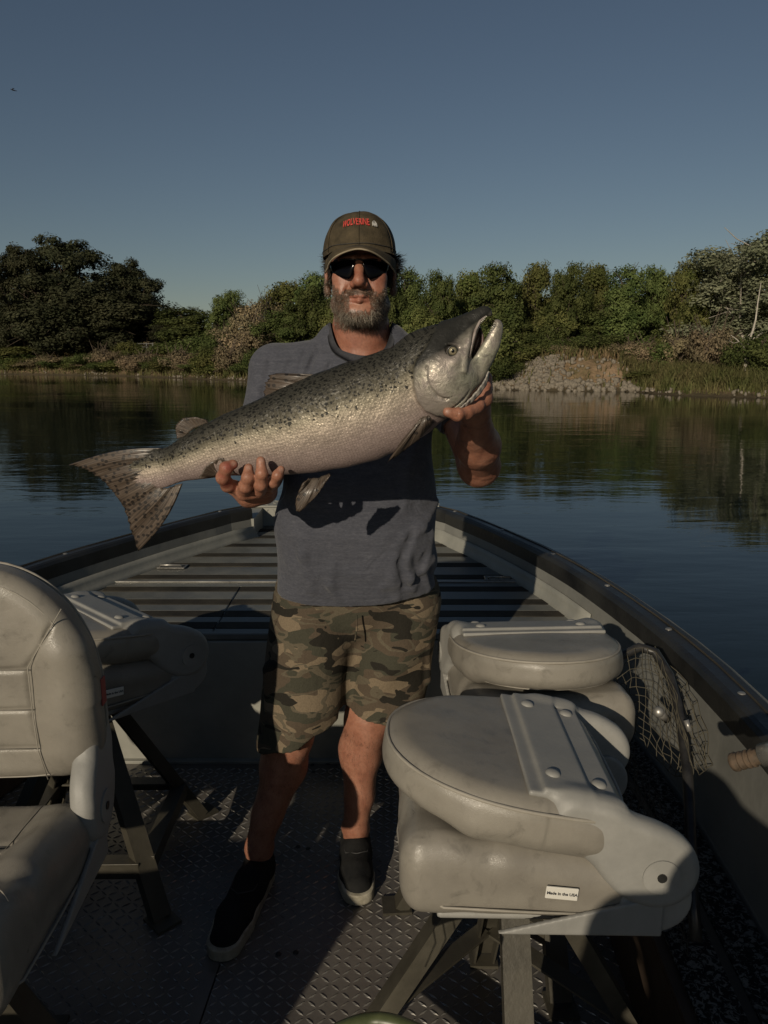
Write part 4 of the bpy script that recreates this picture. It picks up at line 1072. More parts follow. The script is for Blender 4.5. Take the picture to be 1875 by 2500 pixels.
# ------------------------------------------------------------------ the salmon
def FY(u): return 1.665-.075*(u-180)/1040.0
def WF(u, v, dy=0.0): return W(u, v, FY(u)+dy)
def pxm(u, v): return SCL(v, FY(u))
BODY = [(345, 1150, 40), (368, 1147, 48), (388, 1143, 49), (410, 1139, 44), (440, 1129, 46), (480, 1114, 56), (536, 1095, 68), (590, 1082, 80), (640, 1072, 91), (694, 1059, 101), (760, 1042, 113), (822, 1024, 121), (880, 1006, 124), (930, 988, 122), (975, 966, 116), (1015, 942, 108), (1050, 917, 99), (1085, 890, 90)]
def mat_fish():
    m, nt, b = mat('salmon_skin', (.3, .27, .22), .35, .0, .42)
    A = lambda n: nd(nt, 'Attribute', attribute_name=n)
    st = A('girth').outputs['Vector']; sep = nd(nt, 'SeparateXYZ', {0: st}); S, G, HD = sep.outputs[0], sep.outputs[1], sep.outputs[2]
    oc = co(nt); n1 = noise(nt, oc, 18, 5, .6); n2 = noise(nt, oc, 55, 4, .65, .5); n3 = noise(nt, oc, 7, 3, .5)
    g2 = math_(nt, 'ADD', G, math_(nt, 'MULTIPLY', math_(nt, 'SUBTRACT', n1, .5), .30))
    body = ramp(nt, math_(nt, 'MULTIPLY', math_(nt, 'ADD', g2, 1.0), .5), [(.05, (.27, .205, .19)), (.25, (.36, .285, .255)), (.46, (.42, .355, .285)), (.59, (.22, .195, .145)), (.67, (.098, .088, .062)), (.78, (.056, .052, .039)), (.9, (.034, .033, .027))])
    blot = ramp(nt, n2, [(.38, (.27, .25, .21)), (.48, (.36, .36, .27)), (.58, (.23, .235, .17)), (.70, (.11, .11, .09))])
    hg = ramp(nt, math_(nt, 'MULTIPLY', math_(nt, 'ADD', g2, 1.0), .5), [(.56, 0), (.70, 1)])
    head0 = mix(nt, ramp(nt, n3, [(.40, .15), (.58, .85)]), (.30, .255, .23), blot)
    headc = mix(nt, hg, head0, (.022, .022, .020))
    bc = mix(nt, HD, body, headc)
    # scales: staggered cells in (arc length, girth) metres
    sv = nd(nt, 'Mapping', {'Vector': A('scaleuv').outputs['Vector'], 'Scale': (165, 190, 1)})
    vo = nd(nt, 'TexVoronoi', {'Vector': sv, 'Scale': 1.0, 'Randomness': .35}, voronoi_dimensions='2D'); ve = nd(nt, 'TexVoronoi', {'Vector': sv, 'Scale': 1.0, 'Randomness': .35}, voronoi_dimensions='2D', feature='DISTANCE_TO_EDGE')
    edge = ramp(nt, ve, [(.0, .62), (.14, 1.0)])
    rnd = nd(nt, 'SeparateXYZ', {0: vo.outputs['Color']})
    bc2 = mix(nt, math_(nt, 'MULTIPLY', math_(nt, 'SUBTRACT', 1.0, HD), .8), bc, mix(nt, 1, bc, edge, 'MULTIPLY'))
    # black spots on the back
    spv = nd(nt, 'Mapping', {'Vector': A('scaleuv').outputs['Vector'], 'Scale': (98, 124, 1)})
    wv = nd(nt, 'VectorMath', {0: spv.outputs[0], 1: nd(nt, 'VectorMath', {0: noise(nt, spv, 1.1, 2).outputs['Color'], 'Scale': 1.3}, operation='SCALE').outputs[0]}, operation='ADD')
    sp = nd(nt, 'TexVoronoi', {'Vector': wv.outputs[0], 'Scale': 1.0, 'Randomness': .95}, voronoi_dimensions='2D')
    spr = nd(nt, 'SeparateXYZ', {0: sp.outputs['Color']})
    gate_ = nd(nt, 'MapRange', {0: g2.outputs[0], 1: .06, 2: .42, 3: 0, 4: .95}); tail = nd(nt, 'MapRange', {0: S, 1: .0, 2: .30, 3: .5, 4: .0})
    keep = math_(nt, 'LESS_THAN', spr.outputs[0], math_(nt, 'ADD', gate_, 0.0))
    rad = nd(nt, 'MapRange', {0: spr.outputs[1], 1: 0, 2: 1, 3: .20, 4: .40})
    spot = math_(nt, 'MULTIPLY', math_(nt, 'LESS_THAN', sp.outputs['Distance'], rad), keep)
    spot = math_(nt, 'MULTIPLY', spot, math_(nt, 'LESS_THAN', HD, .4))
    bc3 = mix(nt, math_(nt, 'MULTIPLY', spot, .93), bc2, (.007, .007, .006))
    nt.links.new(bc3.outputs[0], b.inputs['Base Color'])
    met = ramp(nt, math_(nt, 'MULTIPLY', math_(nt, 'ADD', g2, 1.0), .5), [(.0, .15), (.35, .42), (.55, .42), (.66, .08), (.8, .0)])
    nt.links.new(math_(nt, 'MULTIPLY', met, math_(nt, 'SUBTRACT', 1.0, math_(nt, 'MULTIPLY', spot, .8))).outputs[0], b.inputs['Metallic'])
    nt.links.new(ramp(nt, math_(nt, 'MULTIPLY', math_(nt, 'ADD', g2, 1.0), .5), [(.5, .42), (.66, .16)]).outputs[0], b.inputs['Specular IOR Level'])
    rr = math_(nt, 'ADD', .34, math_(nt, 'MULTIPLY', rnd.outputs[1], .25)); nt.links.new(rr.outputs[0], b.inputs['Roughness'])
    h1 = math_(nt, 'MULTIPLY', math_(nt, 'MULTIPLY', ve, .5), math_(nt, 'SUBTRACT', 1.0, HD))
    tilt = math_(nt, 'MULTIPLY', vo.outputs['Distance'], math_(nt, 'MULTIPLY', rnd.outputs[0], math_(nt, 'SUBTRACT', 1.0, HD)))
    h = math_(nt, 'ADD', math_(nt, 'ADD', h1, math_(nt, 'MULTIPLY', tilt, .9)), math_(nt, 'MULTIPLY', n2, math_(nt, 'ADD', .10, math_(nt, 'MULTIPLY', HD, 1.2))))
    nt.links.new(nd(nt, 'Bump', {'Height': h.outputs[0], 'Strength': .8, 'Distance': .0020}).outputs[0], b.inputs['Normal'])
    b.inputs['Coat Weight'].default_value = .0; b.inputs['Coat Roughness'].default_value = .16
    return m
M_FISH = mat_fish()
def mat_fin():
    m, nt, b = mat('salmon_fin', (.12, .09, .075), .35, 0, .6)
    A = nd(nt, 'Attribute', attribute_name='fin'); sep = nd(nt, 'SeparateXYZ', {0: A.outputs['Vector']})
    ray = nd(nt, 'TexNoise', {'Vector': nd(nt, 'CombineXYZ', {0: math_(nt, 'MULTIPLY', sep.outputs[0], 60.0).outputs[0], 1: math_(nt, 'MULTIPLY', sep.outputs[1], 1.2).outputs[0]}).outputs[0], 'Scale': 1.0, 'Detail': 3})
    c1 = ramp(nt, ray, [(.34, (.030, .023, .017)), (.50, (.070, .052, .039)), (.70, (.115, .088, .066))])
    c2 = mix(nt, ramp(nt, sep.outputs[1], [(.0, .55), (.30, 0)]), c1, (.12, .10, .078))
    oc = nd(nt, 'SeparateXYZ', {0: co(nt).outputs[0]}); sp = nd(nt, 'TexVoronoi', {'Vector': nd(nt, 'CombineXYZ', {0: math_(nt, 'MULTIPLY', oc.outputs[0], 78.0).outputs[0], 1: math_(nt, 'MULTIPLY', oc.outputs[2], 100.0).outputs[0]}).outputs[0], 'Scale': 1.0, 'Randomness': .9}, voronoi_dimensions='2D')
    spr = nd(nt, 'SeparateXYZ', {0: sp.outputs['Color']})
    spot = math_(nt, 'MULTIPLY', math_(nt, 'LESS_THAN', sp.outputs['Distance'], .33), math_(nt, 'LESS_THAN', spr.outputs[0], sep.outputs[2]))
    nt.links.new(mix(nt, math_(nt, 'MULTIPLY', spot, .85), c2, (.014, .012, .011)).outputs[0], b.inputs['Base Color'])
    nt.links.new(nd(nt, 'Bump', {'Height': ray.outputs[0], 'Strength': .6, 'Distance': .003}).outputs[0], b.inputs['Normal'])
    b.inputs['Coat Weight'].default_value = .12; b.inputs['Coat Roughness'].default_value = .2; b.inputs['Specular IOR Level'].default_value = .35; b.inputs['Roughness'].default_value = .42
    return m
M_FIN = mat_fin()
def UV(x, z):                       # photo pixel of a point in the fish's plane
    y = 1.605; dz = z-CAMZ; f = y*CP-dz*SP; return 937.5+FPX*x/f, 1250-FPX*(dz*CP+y*SP)/f
def rear(v): return np.interp(v, [780, 835, 860, 880, 900, 940, 975, 1000, 1012, 1020, 1030], [1075, 1045, 1028, 1012, 1005, 1006, 1014, 1034, 1060, 1100, 1300])
FISH = thing('salmon', 'large silver salmon with a spotted back and open hooked jaws held across the chest', 'fish', WF(760, 1042))
def arc_pts(): 
    P = np.array([WF(u, v) for u, v, r in BODY]); s = np.concatenate([[0], np.cumsum(np.linalg.norm(np.diff(P, axis=0), axis=1))]); return P, s
def fish_body():
    v = Vol(WF(290, 1230, 0)*[1, 0, 1]+[0, 1.48, -.02], WF(1245, 735, 0)*[1, 0, 1]+[.02, 1.76, .02], .003)
    def st(L, yr, k, dy=0.0, dense=.22):
        for (u0, v0, r0), (u1, v1, r1) in zip(L[:-1], L[1:]):
            n = max(1, int(math.hypot(u1-u0, v1-v0)/(dense*min(r0, r1))))
            for i in range(n):
                f = i/n; u, vv, r = u0+(u1-u0)*f, v0+(v1-v0)*f, r0+(r1-r0)*f; m = pxm(u, vv)
                v.ell(WF(u, vv, dy), (r*m, r*m*(yr(u) if callable(yr) else yr), r*m), k)
    yr = lambda u: float(np.interp(u, [345, 368, 440, 600, 800, 950, 1100], [.10, .17, .40, .50, .53, .52, .46]))
    st(BODY, yr, .004)
    # head: neurocranium to the upper jaw, and the lower jaw
    st([(1040, 905, 96), (1078, 872, 76), (1103, 845, 52), (1130, 812, 31), (1152, 789, 20), (1171, 773, 14), (1184, 764, 10.5), (1190, 766, 8)], .62, .010, 0, .2)
    st([(1060, 940, 84), (1098, 928, 58), (1126, 918, 44), (1153, 902, 31), (1174, 879, 23), (1192, 850, 17.5), (1204, 820, 13), (1212, 798, 9), (1214, 790, 7)], .70, .010, 0, .2)
    # gill cover, proud of the body with a crisp rear edge
    v.ell(WF(1085, 925, -.026), (68*pxm(1068, 925), .036, 74*pxm(1068, 925)), .020)
    def operc(x, y, z):
        U, Vv = UV(x, z); e = np.clip((U-rear(Vv))/2.6, 0, 1); e = e*e*(3-2*e)
        return -.0042*e*np.clip((1.0-(U-1090)/60), 0, 1)*(y < 1.62)
    v.disp(operc)
    v.chain([WF(1042, 896, -.060), WF(1040, 920, -.064), WF(1050, 948, -.064), WF(1068, 968, -.060), WF(1086, 974, -.056), WF(1100, 966, -.054)], [.0022]*6, .003, 'sub')   # preopercle crease
    v.chain([WF(1092, 1003, -.040), WF(1130, 975, -.040), WF(1160, 945, -.036), WF(1185, 915, -.028)], [.003]*4, .003, 'sub')
    # cheek, maxilla, eye socket
    v.cap(WF(1120, 872, -.040), WF(1150, 800, -.020), .009, .006, .012)
    v.ell(WF(1105, 857, -.0475), (.0155, .008, .0155), .006, 'sub')
    v.chain([WF(1149, 798, -.0225), WF(1143, 835, -.034), WF(1133, 870, -.043), WF(1130, 905, -.046)], [.0045, .006, .0085, .0095], .002)
    v.cap(WF(1096, 838, -.049), WF(1124, 843, -.040), .0035, .003, .006)          # brow
    v.chain([WF(1122, 860, -.046), WF(1110, 885, -.051), WF(1095, 900, -.053)], [.004, .006, .004], .01)
    # mouth hollow
    v.cap(WF(1149, 876), WF(1176, 820), .0035, .0105, .003, 'sub', (1, 5.0, 1)); v.cap(WF(1176, 820), WF(1189, 791), .0105, .0148, .003, 'sub', (1, 4.5, 1))
    v.disp(lambda x, y, z: .0010*wob(x, y, z, 60, 9))
    V, F = v.mesh(); me = mesh('body', V, F, M_FISH)
    P, s = arc_pts(); Rm = np.array([r*pxm(u, vv) for u, vv, r in BODY])
    best = np.full(len(V), 1e9); S = np.zeros(len(V)); G = np.zeros(len(V)); RR = np.ones(len(V))
    for i in range(len(P)-1):
        a, b = P[i][[0, 2]], P[i+1][[0, 2]]; d = b-a; L = np.linalg.norm(d); q = V[:, [0, 2]]-a; t = (q@d)/L**2
        tc = np.clip(t, 0 if i else -9, 1 if i < len(P)-2 else 9); p = q-tc[:, None]*d; dist = np.linalg.norm(p, axis=1)
        off = (d[0]*q[:, 1]-d[1]*q[:, 0])/L; m = dist < best
        rr = Rm[i]*(1-np.clip(tc, 0, 1))+Rm[i+1]*np.clip(tc, 0, 1)
        best = np.where(m, dist, best); S = np.where(m, s[i]+tc*L, S); G = np.where(m, off/rr, G); RR = np.where(m, rr, RR)
    uvp = WF(1010, 952)
    U_, V_ = UV(V[:, 0], V[:, 2]); hd = np.clip((U_-rear(V_))/3, 0, 1)
    fattr(me, 'girth', np.stack([S, G, hd], 1)); ang = np.arcsin(np.clip(G, -1, 1))
    fattr(me, 'scaleuv', np.stack([S, ang*RR*.85+10*(V[:, 1] > 1.63), 0*S], 1))
    put('body', me, FISH, True)
fish_body()
def fin(name, base, tip, dyb=0.0, dyt=0.0, spots=.5, ragged=.03, nu=34, nv=12, th=.0035, bulge=0.0, seed=1, bow=None):
    """base and tip: polylines in photo pixels; the fin spans between them"""
    r = np.random.RandomState(seed)
    def res(L, n):
        L = np.array(L, float); d = np.concatenate([[0], np.cumsum(np.hypot(*np.diff(L, axis=0).T))]); t = np.linspace(0, d[-1], n); return np.stack([np.interp(t, d, L[:, 0]), np.interp(t, d, L[:, 1])], 1)
    B, T = res(base, nu), res(tip, nu); P = np.zeros((nu, nv, 3)); rg = r.normal(0, ragged, nu)
    for i in range(nu):
        for j in range(nv):
            f = j/(nv-1); k = f*(1+(rg[i] if j == nv-1 else 0)); q = B[i]*(1-k)+T[i]*k
            if bow: w0 = max(0, 1-3*i/(nu-1))**1.5; w1 = max(0, 3*i/(nu-1)-2)**1.5; q = q+math.sin(math.pi*f)*(w0*np.array(bow[0])+w1*np.array(bow[1]))
            P[i, j] = WF(q[0], q[1], dyb+(dyt-dyb)*f+bulge*math.sin(math.pi*f)+.0012*math.sin(i*2.1)*f+.002*math.sin(i*.5+1))
    ii, jj = np.meshgrid(np.arange(nu), np.arange(nv), indexing='ij')
    thk = th*(1.15-.8*jj/(nv-1))*(1+.45*np.cos(ii*math.pi))
    V, F = solid_grid(P, thk); me = mesh(name, V, F, M_FIN)
    at = np.stack([ii/(nu-1), jj/(nv-1), spots+0*ii], -1).reshape(-1, 3); fattr(me, 'fin', np.concatenate([at, at]))
    return put(name, me, FISH, True)
fin('tail_fin', [(400, 1094), (372, 1125), (372, 1160), (400, 1195), (446, 1180)], [(173, 1134), (213, 1146), (259, 1178), (285, 1212), (306, 1244), (322, 1297), (339, 1344)], 0, .012, .66, .012, 60, 18, .006, -.01, 1, ((0, -13), (13, 4)))
fin('tail_fin_lobe', [(414, 1092), (405, 1098)], [(226, 1109), (173, 1134)], 0, .01, .7, .0, 6, 14, .006, -.01) if False else None
fin('adipose_fin', [(448, 1066), (475, 1046), (508, 1030)], [(432, 1071), (428, 1040), (445, 1021), (478, 1018), (506, 1026)], 0, -.004, .55, .0, 26, 8, .006)
fin('dorsal_fin', [(662, 984), (700, 964), (745, 938), (786, 914)], [(652, 985), (645, 965), (648, 938), (662, 915), (678, 912)], 0, .008, .30, .03, 40, 16, .006, -.006, 3)
fin('anal_fin', [(560, 1160), (540, 1158), (516, 1162)], [(572, 1156), (545, 1118), (532, 1118), (500, 1140), (486, 1168), (500, 1166)], -.012, -.030, .1, .04, 26, 8, .004)
fin('pelvic_fin', [(806, 1158), (775, 1168), (752, 1170)], [(806, 1162), (772, 1212), (733, 1249), (722, 1250), (723, 1215), (738, 1180)], -.034, -.048, .12, .02, 34, 12, .004, -.006, 5)
fin('pectoral_fin', [(1046, 1014), (1030, 1022), (1022, 1036)], [(1060, 1030), (1020, 1075), (965, 1116), (948, 1126), (975, 1085), (1005, 1048)], -.052, -.040, .1, .02, 34, 12, .005, -.008, 7)
def fish_eye():
    c = WF(1105, 857, -.0455); m1 = mat('fish_iris', (.26, .23, .15), .3, .3)[0]; m2 = mat('fish_pupil', (.006, .006, .006), .06)[0]
    v = Vol(c-.02, c+.02, .0012); v.ell(c, (.0088, .0062, .0088)); V, F = v.mesh(); e = part('eye', V, F, m1, FISH)
    o = part('pupil', *(lambda q: q.mesh())(Vol(c-.02, c+.02, .0010).ell(c+np.array([0, -.0030, 0]), (.0046, .0040, .0050))), m2, e); o.location = (0, 0, 0)
    mb = MB(); pts = [c+np.array([.0096*math.cos(a), -.0028, .0096*math.sin(a)]) for a in np.linspace(0, 6.283, 20)[:-1]]; mb.tube(pts, .0016, 6, closed=True); o = mb.build('eye_ring', mat('dark_eye_rim', (.03, .03, .027), .3)[0], e, False, True)
fish_eye()
def fish_mouth():
    md = worn('mouth_lining', (.035, .02, .018), (.11, .07, .06), .35, 0, 40)
    mt = mat('fish_teeth', (.55, .52, .44), .35)[0]; mg = worn('grey_gum', (.25, .21, .19), (.42, .36, .32), .35, .1, 60)
    P = np.zeros((6, 8, 3)); A = [(1143, 882), (1147, 860), (1153, 838), (1158, 818), (1162, 802), (1168, 792)]; B = [(1150, 886), (1166, 866), (1175, 850), (1180, 835), (1179, 820), (1173, 803)]
    for i in range(6):
        for j in range(8):
            f = j/7; q = np.array(A[i])*(1-f)+np.array(B[i])*f; P[i, j] = WF(q[0], q[1], .010+.012*math.sin(f*3.14))
    V, F = solid_grid(P, .004); part('mouth_lining', V, F, md, FISH)
    r = np.random.RandomState(2); mb = MB()
    def row(L, n, dy, h, dirpx):
        L = np.array(L, float)
        for i in range(n):
            s = i/(n-1)*(len(L)-1); k = min(int(s), len(L)-2); q = L[k]*(1-s+k)+L[k+1]*(s-k); hh = h*r.uniform(.6, 1.2)
            mb.tube([WF(q[0], q[1], dy), WF(q[0]+dirpx[0]*hh, q[1]+dirpx[1]*hh, dy)], [.0013, .0003], 5)
    row([(1186, 772), (1172, 788), (1162, 810), (1153, 842)], 16, -.014, 1.0, (4, 2)); row([(1210, 790), (1200, 812), (1188, 836), (1170, 862)], 14, -.008, 1.0, (-4, -2)); row([(1209, 792), (1201, 808), (1192, 828)], 10, .012, 1.1, (-5, -3))
    mb.build('teeth', mt, FISH, True, True)
    mb = MB(); mb.tube([WF(1190, 768, -.006), WF(1172, 784, -.013), WF(1161, 806, -.021), WF(1152, 840, -.030), WF(1145, 874, -.036)], [.002, .0028, .003, .003, .002], 8); mb.build('lip', mg, FISH, True, True)
    mb = MB(); mb.tube([WF(1212, 788, .010), WF(1205, 802, .016), WF(1193, 828, .018), WF(1176, 856, .02)], [.002, .003, .003, .002], 8); mb.build('gum', worn('dark_gum', (.08, .085, .08), (.22, .21, .19), .3, 0, 60), FISH, True, True)
    # ribbed membrane under the gill cover
    A = [(1094, 1006), (1112, 1000), (1130, 990), (1148, 973), (1166, 952), (1182, 930), (1193, 906)]; B = [(1088, 1010), (1104, 1012), (1126, 1000), (1150, 984), (1172, 962), (1188, 938), (1194, 910)]
    nu = 40; P = np.zeros((nu, 5, 3)); An = np.array(A, float); Bn = np.array(B, float)
    for i in range(nu):
        s = i/(nu-1)*6; k = min(int(s), 5); a = An[k]*(1-s+k)+An[k+1]*(s-k); b = Bn[k]*(1-s+k)+Bn[k+1]*(s-k)
        for j in range(5):
            f = j/4; q = a*(1-f)+b*f; P[i, j] = WF(q[0], q[1], -.042+.016*(i/nu)+.010*f+.0024*math.sin(i*1.35+f*2))
    V, F = solid_grid(P, .003); part('gill_membrane', V, F, worn('gill_skin', (.24, .22, .20), (.38, .35, .31), .4, .1, 50), FISH)
fish_mouth()
# ------------------------------------------------------------------ the man
HC = np.array([-.061, 2.06, 1.722])                       # between the eyes, at the centre of the head
MAN = thing('person', 'bearded man in grey shirt, camouflage shorts and cap holding up a big salmon', 'person', (-.15, 2.03, 0))
def mat_skin():
    m, nt, b = mat('skin', (.34, .165, .105), .5, 0, .4)
    A = nd(nt, 'Attribute', attribute_name='tint'); sep = nd(nt, 'SeparateXYZ', {0: A.outputs['Vector']})
    c = co(nt); n1 = noise(nt, c, 28, 4, .6); n2 = noise(nt, c, 160, 3, .6); n3 = noise(nt, c, 9, 3, .5)
    base = ramp(nt, n1, [(.32, (.25, .105, .066)), (.55, (.32, .148, .095)), (.75, (.35, .175, .118))])
    b1 = mix(nt, sep.outputs[0], base, (.075, .050, .034))       # under the beard
    b2 = mix(nt, math_(nt, 'MULTIPLY', sep.outputs[1], .85), b1, (.24, .050, .038))      # redness, lips
    b3 = mix(nt, sep.outputs[2], b2, (.36, .21, .16))            # nails and pale palms
    spk = ramp(nt, n2, [(.33, .78), (.55, 1.0)]); b4 = mix(nt, .8, b3, spk, 'MULTIPLY')
    nt.links.new(b4.outputs[0], b.inputs['Base Color'])
    nt.links.new(nd(nt, 'MapRange', {0: n3.outputs[0], 1: .3, 2: .7, 3: .38, 4: .58}).outputs[0], b.inputs['Roughness'])
    nt.links.new(nd(nt, 'Bump', {'Height': math_(nt, 'ADD', n2, math_(nt, 'MULTIPLY', n1, 1.5)).outputs[0], 'Strength': .45, 'Distance': .0015}).outputs[0], b.inputs['Normal'])
    b.inputs['Subsurface Weight'].default_value = .12; b.inputs['Subsurface Radius'].default_value = (.01, .004, .002); b.inputs['Subsurface Scale'].default_value = .5
    return m
M_SKIN = mat_skin()
SH_R = np.array([-.292, 2.125, 1.458]); EL_R = np.array([-.318, 2.05, 1.222]); WR_R = W(636, 1196, 1.80)
SH_L = np.array([.155, 2.125, 1.475]); EL_L = np.array([.243, 1.96, 1.232]); WR_L = W(1160, 1004, 1.70)
def H(x, y, z): return HC+np.array([x, y, z])
def head_vol():
    v = Vol(HC+[-.12, -.155, -.36], HC+[.12, .14, .14], .0024)
    v.ell(H(0, .012, .036), (.077, .098, .084))
    v.ell(H(0, -.028, -.028), (.067, .068, .084), .02); v.ell(H(0, -.035, -.082), (.056, .056, .042), .022)
    v.ell(H(0, -.080, -.112), (.024, .022, .020), .022)
    for s in (1, -1):
        v.ell(H(s*.044, -.064, -.026), (.024, .022, .022), .018)          # cheekbone
        v.ell(H(s*.040, -.066, -.060), (.026, .026, .026), .020)
        v.cap(H(s*.052, .0, -.085), H(s*.022, -.078, -.110), .024, .018, .02)   # jaw line
        v.ell(H(s*.031, -.098, -.002), (.019, .014, .013), .012, 'sub')   # eye socket
        v.ell(H(s*.031, -.076, -.002), (.0155, .0155, .0145), .004)       # lidded eye
        v.cap(H(s*.012, -.094, .017), H(s*.048, -.080, .016), .010, .008, .012)  # brow
        v.ell(H(s*.0142, -.1080, -.045), (.0092, .0120, .0092), .006)     # nostril wing
        v.ell(H(s*.0075, -.112, -.0505), (.0042, .0055, .0040), .002, 'sub')
        v.cap(H(s*.017, -.102, -.040), H(s*.034, -.088, -.062), .0022, .0018, .010, 'sub')   # fold beside the mouth
        # ear
        v.ell(H(s*.0875, .012, -.026), (.0085, .021, .035), .006, 'add'); v.ell(H(s*.094, .006, -.024), (.006, .012, .022), .004, 'sub'); v.ell(H(s*.084, .002, -.053), (.008, .010, .012), .006)
    v.chain([H(0, -.090, .012), H(0, -.106, -.010), H(0, -.121, -.034)], [.0080, .0100, .0128], .010)
    v.ell(H(0, -.1245, -.039), (.0140, .0135, .0125), .006)
    v.chain([H(-.024, -.090, -.0735), H(-.008, -.1005, -.0715), H(.008, -.1005, -.0715), H(.024, -.090, -.0735)], [.002, .0042, .0042, .002], .006)
    v.chain([H(-.022, -.090, -.081), H(0, -.1005, -.083), H(.022, -.090, -.081)], [.002, .0050, .002], .006)
    v.chain([H(-.027, -.0925, -.0772), H(0, -.1065, -.0770), H(.027, -.0925, -.0772)], [.0013, .0016, .0013], .003, 'sub')
    v.ell(H(0, -.092, -.060), (.024, .012, .012), .010)
    v.chain([H(0, .03, -.06), H(0, .042, -.15), H(0, .055, -.235)], [.062, .069, .080], .03)
    v.cap(H(-.0, .05, -.235), H(-.15, .06, -.265), .055, .05, .03); v.cap(H(0, .05, -.235), H(.15, .06, -.265), .055, .05, .03)
    v.ell(H(0, .03, -.29), (.16, .085, .08), .03)
    for s in (1, -1): v.cap(H(s*.050, .02, -.10), H(s*.010, -.018, -.235), .010, .008, .014)
    v.ell(H(0, -.004, -.185), (.012, .014, .014), .012)
    
    v.disp(lambda x, y, z: .0007*wob(x, y, z, 120, 4)); return v
def finger(v, pts, rs, k=.0035):
    v.chain([W(*p) for p in pts], rs, k)
    for i in range(1, len(pts)-1): v.ell(W(*pts[i]), (rs[i]*1.07,)*3, k)
def right_arm():
    v = Vol((-.42, 1.50, 1.06), (-.14, 2.25, 1.60), .0026)
    v.cap(SH_R, EL_R, .054, .046, .01); v.ell(EL_R+[0, .012, -.004], (.046, .046, .044), .02)
    M_ = EL_R*.62+WR_R*.38; v.cap(EL_R, M_+[0, 0, -.004], .046, .047, .02); v.cap(M_, WR_R, .045, .028, .02, 'add')
    # palm under the belly
    A_ = WR_R; v.cap(A_, W(612, 1208, 1.655), .027, .028, .015); v.cap(A_, W(650, 1200, 1.665), .027, .025, .015)
    v.cap(W(592, 1196, 1.625), W(660, 1188, 1.640), .020, .0175, .012); v.cap(W(596, 1204, 1.600), W(655, 1196, 1.612), .0170, .0145, .012)
    v.cap(W(602, 1212, 1.64), W(644, 1208, 1.65), .021, .019, .014)
    v.cap(W(570, 1190, 1.64), W(600, 1204, 1.66), .017, .020, .012)                      # ball of the thumb
    finger(v, [(584, 1194, 1.610), (556, 1184, 1.585), (545, 1166, 1.563), (552, 1143, 1.552), (569, 1134, 1.560)], [.0150, .0142, .0140, .0126, .0100])
    finger(v, [(596, 1200, 1.592), (600, 1186, 1.566), (606, 1166, 1.553), (607, 1143, 1.560)], [.0150, .0142, .0128, .0096])
    finger(v, [(634, 1198, 1.588), (637, 1182, 1.563), (639, 1156, 1.548), (637, 1125, 1.556)], [.0138, .0130, .0118, .0094])
    finger(v, [(658, 1188, 1.598), (668, 1176, 1.574), (678, 1161, 1.560), (686, 1147, 1.566)], [.0125, .0118, .0106, .0086])
    v.cap(W(590, 1212, 1.603), W(618, 1222, 1.61), .0012, .0012, .004, 'sub'); v.cap(W(598, 1218, 1.610), W(640, 1214, 1.61), .0012, .0012, .004, 'sub')
    v.disp(lambda x, y, z: .0005*wob(x, y, z, 180, 4)); return v
def left_arm():
    v = Vol((.06, 1.50, 1.14), (.33, 2.25, 1.60), .0026)
    v.cap(SH_L, EL_L, .056, .050, .01); v.ell(EL_L+[.004, .012, -.008], (.047, .047, .046), .02)
    M_ = EL_L*.60+WR_L*.40; v.cap(EL_L, M_+[.004, 0, 0], .049, .052, .022); v.cap(M_, WR_L, .050, .030, .02)
    v.cap(WR_L, W(1172, 968, 1.640), .029, .026, .015); v.cap(WR_L, W(1150, 985, 1.640), .029, .024, .015)
    v.cap(W(1176, 972, 1.625), W(1150, 990, 1.615), .021, .021, .012)
    v.cap(W(1183, 945, 1.620), W(1172, 968, 1.625), .0150, .0200, .012)                   # web towards the index finger
    finger(v, [(1160, 990, 1.606), (1138, 1006, 1.580), (1116, 1012, 1.560), (1093, 1006, 1.552)], [.0205, .0150, .0128, .0098])   # thumb
    finger(v, [(1188, 950, 1.640), (1186, 922, 1.648), (1176, 905, 1.652), (1164, 892, 1.650)], [.0135, .0120, .0105, .009])
    finger(v, [(1180, 960, 1.655), (1166, 935, 1.668), (1146, 918, 1.668), (1130, 905, 1.660)], [.0138, .0125, .011, .009])
    finger(v, [(1168, 972, 1.668), (1146, 950, 1.682), (1124, 935, 1.680), (1108, 925, 1.672)], [.0135, .012, .0105, .0085])
    finger(v, [(1152, 984, 1.675), (1128, 970, 1.690), (1108, 958, 1.688), (1096, 950, 1.68)], [.012, .0105, .0095, .008])
    v.cap(W(1142, 1000, 1.574), W(1146, 1022, 1.578), .0012, .0012, .003, 'sub'); v.cap(W(1118, 1004, 1.548), W(1117, 1018, 1.548), .001, .001, .003, 'sub')
    v.disp(lambda x, y, z: .0006*wob(x, y, z, 170, 6)); return v
KN_R = np.array([-.264, 1.998, .475]); AN_R = WZ(628, 2085, .115)+[0, .03, 0]
KN_L = np.array([-.045, 2.075, .485]); AN_L = WZ(868, 2030, .115)+[0, .02, 0]
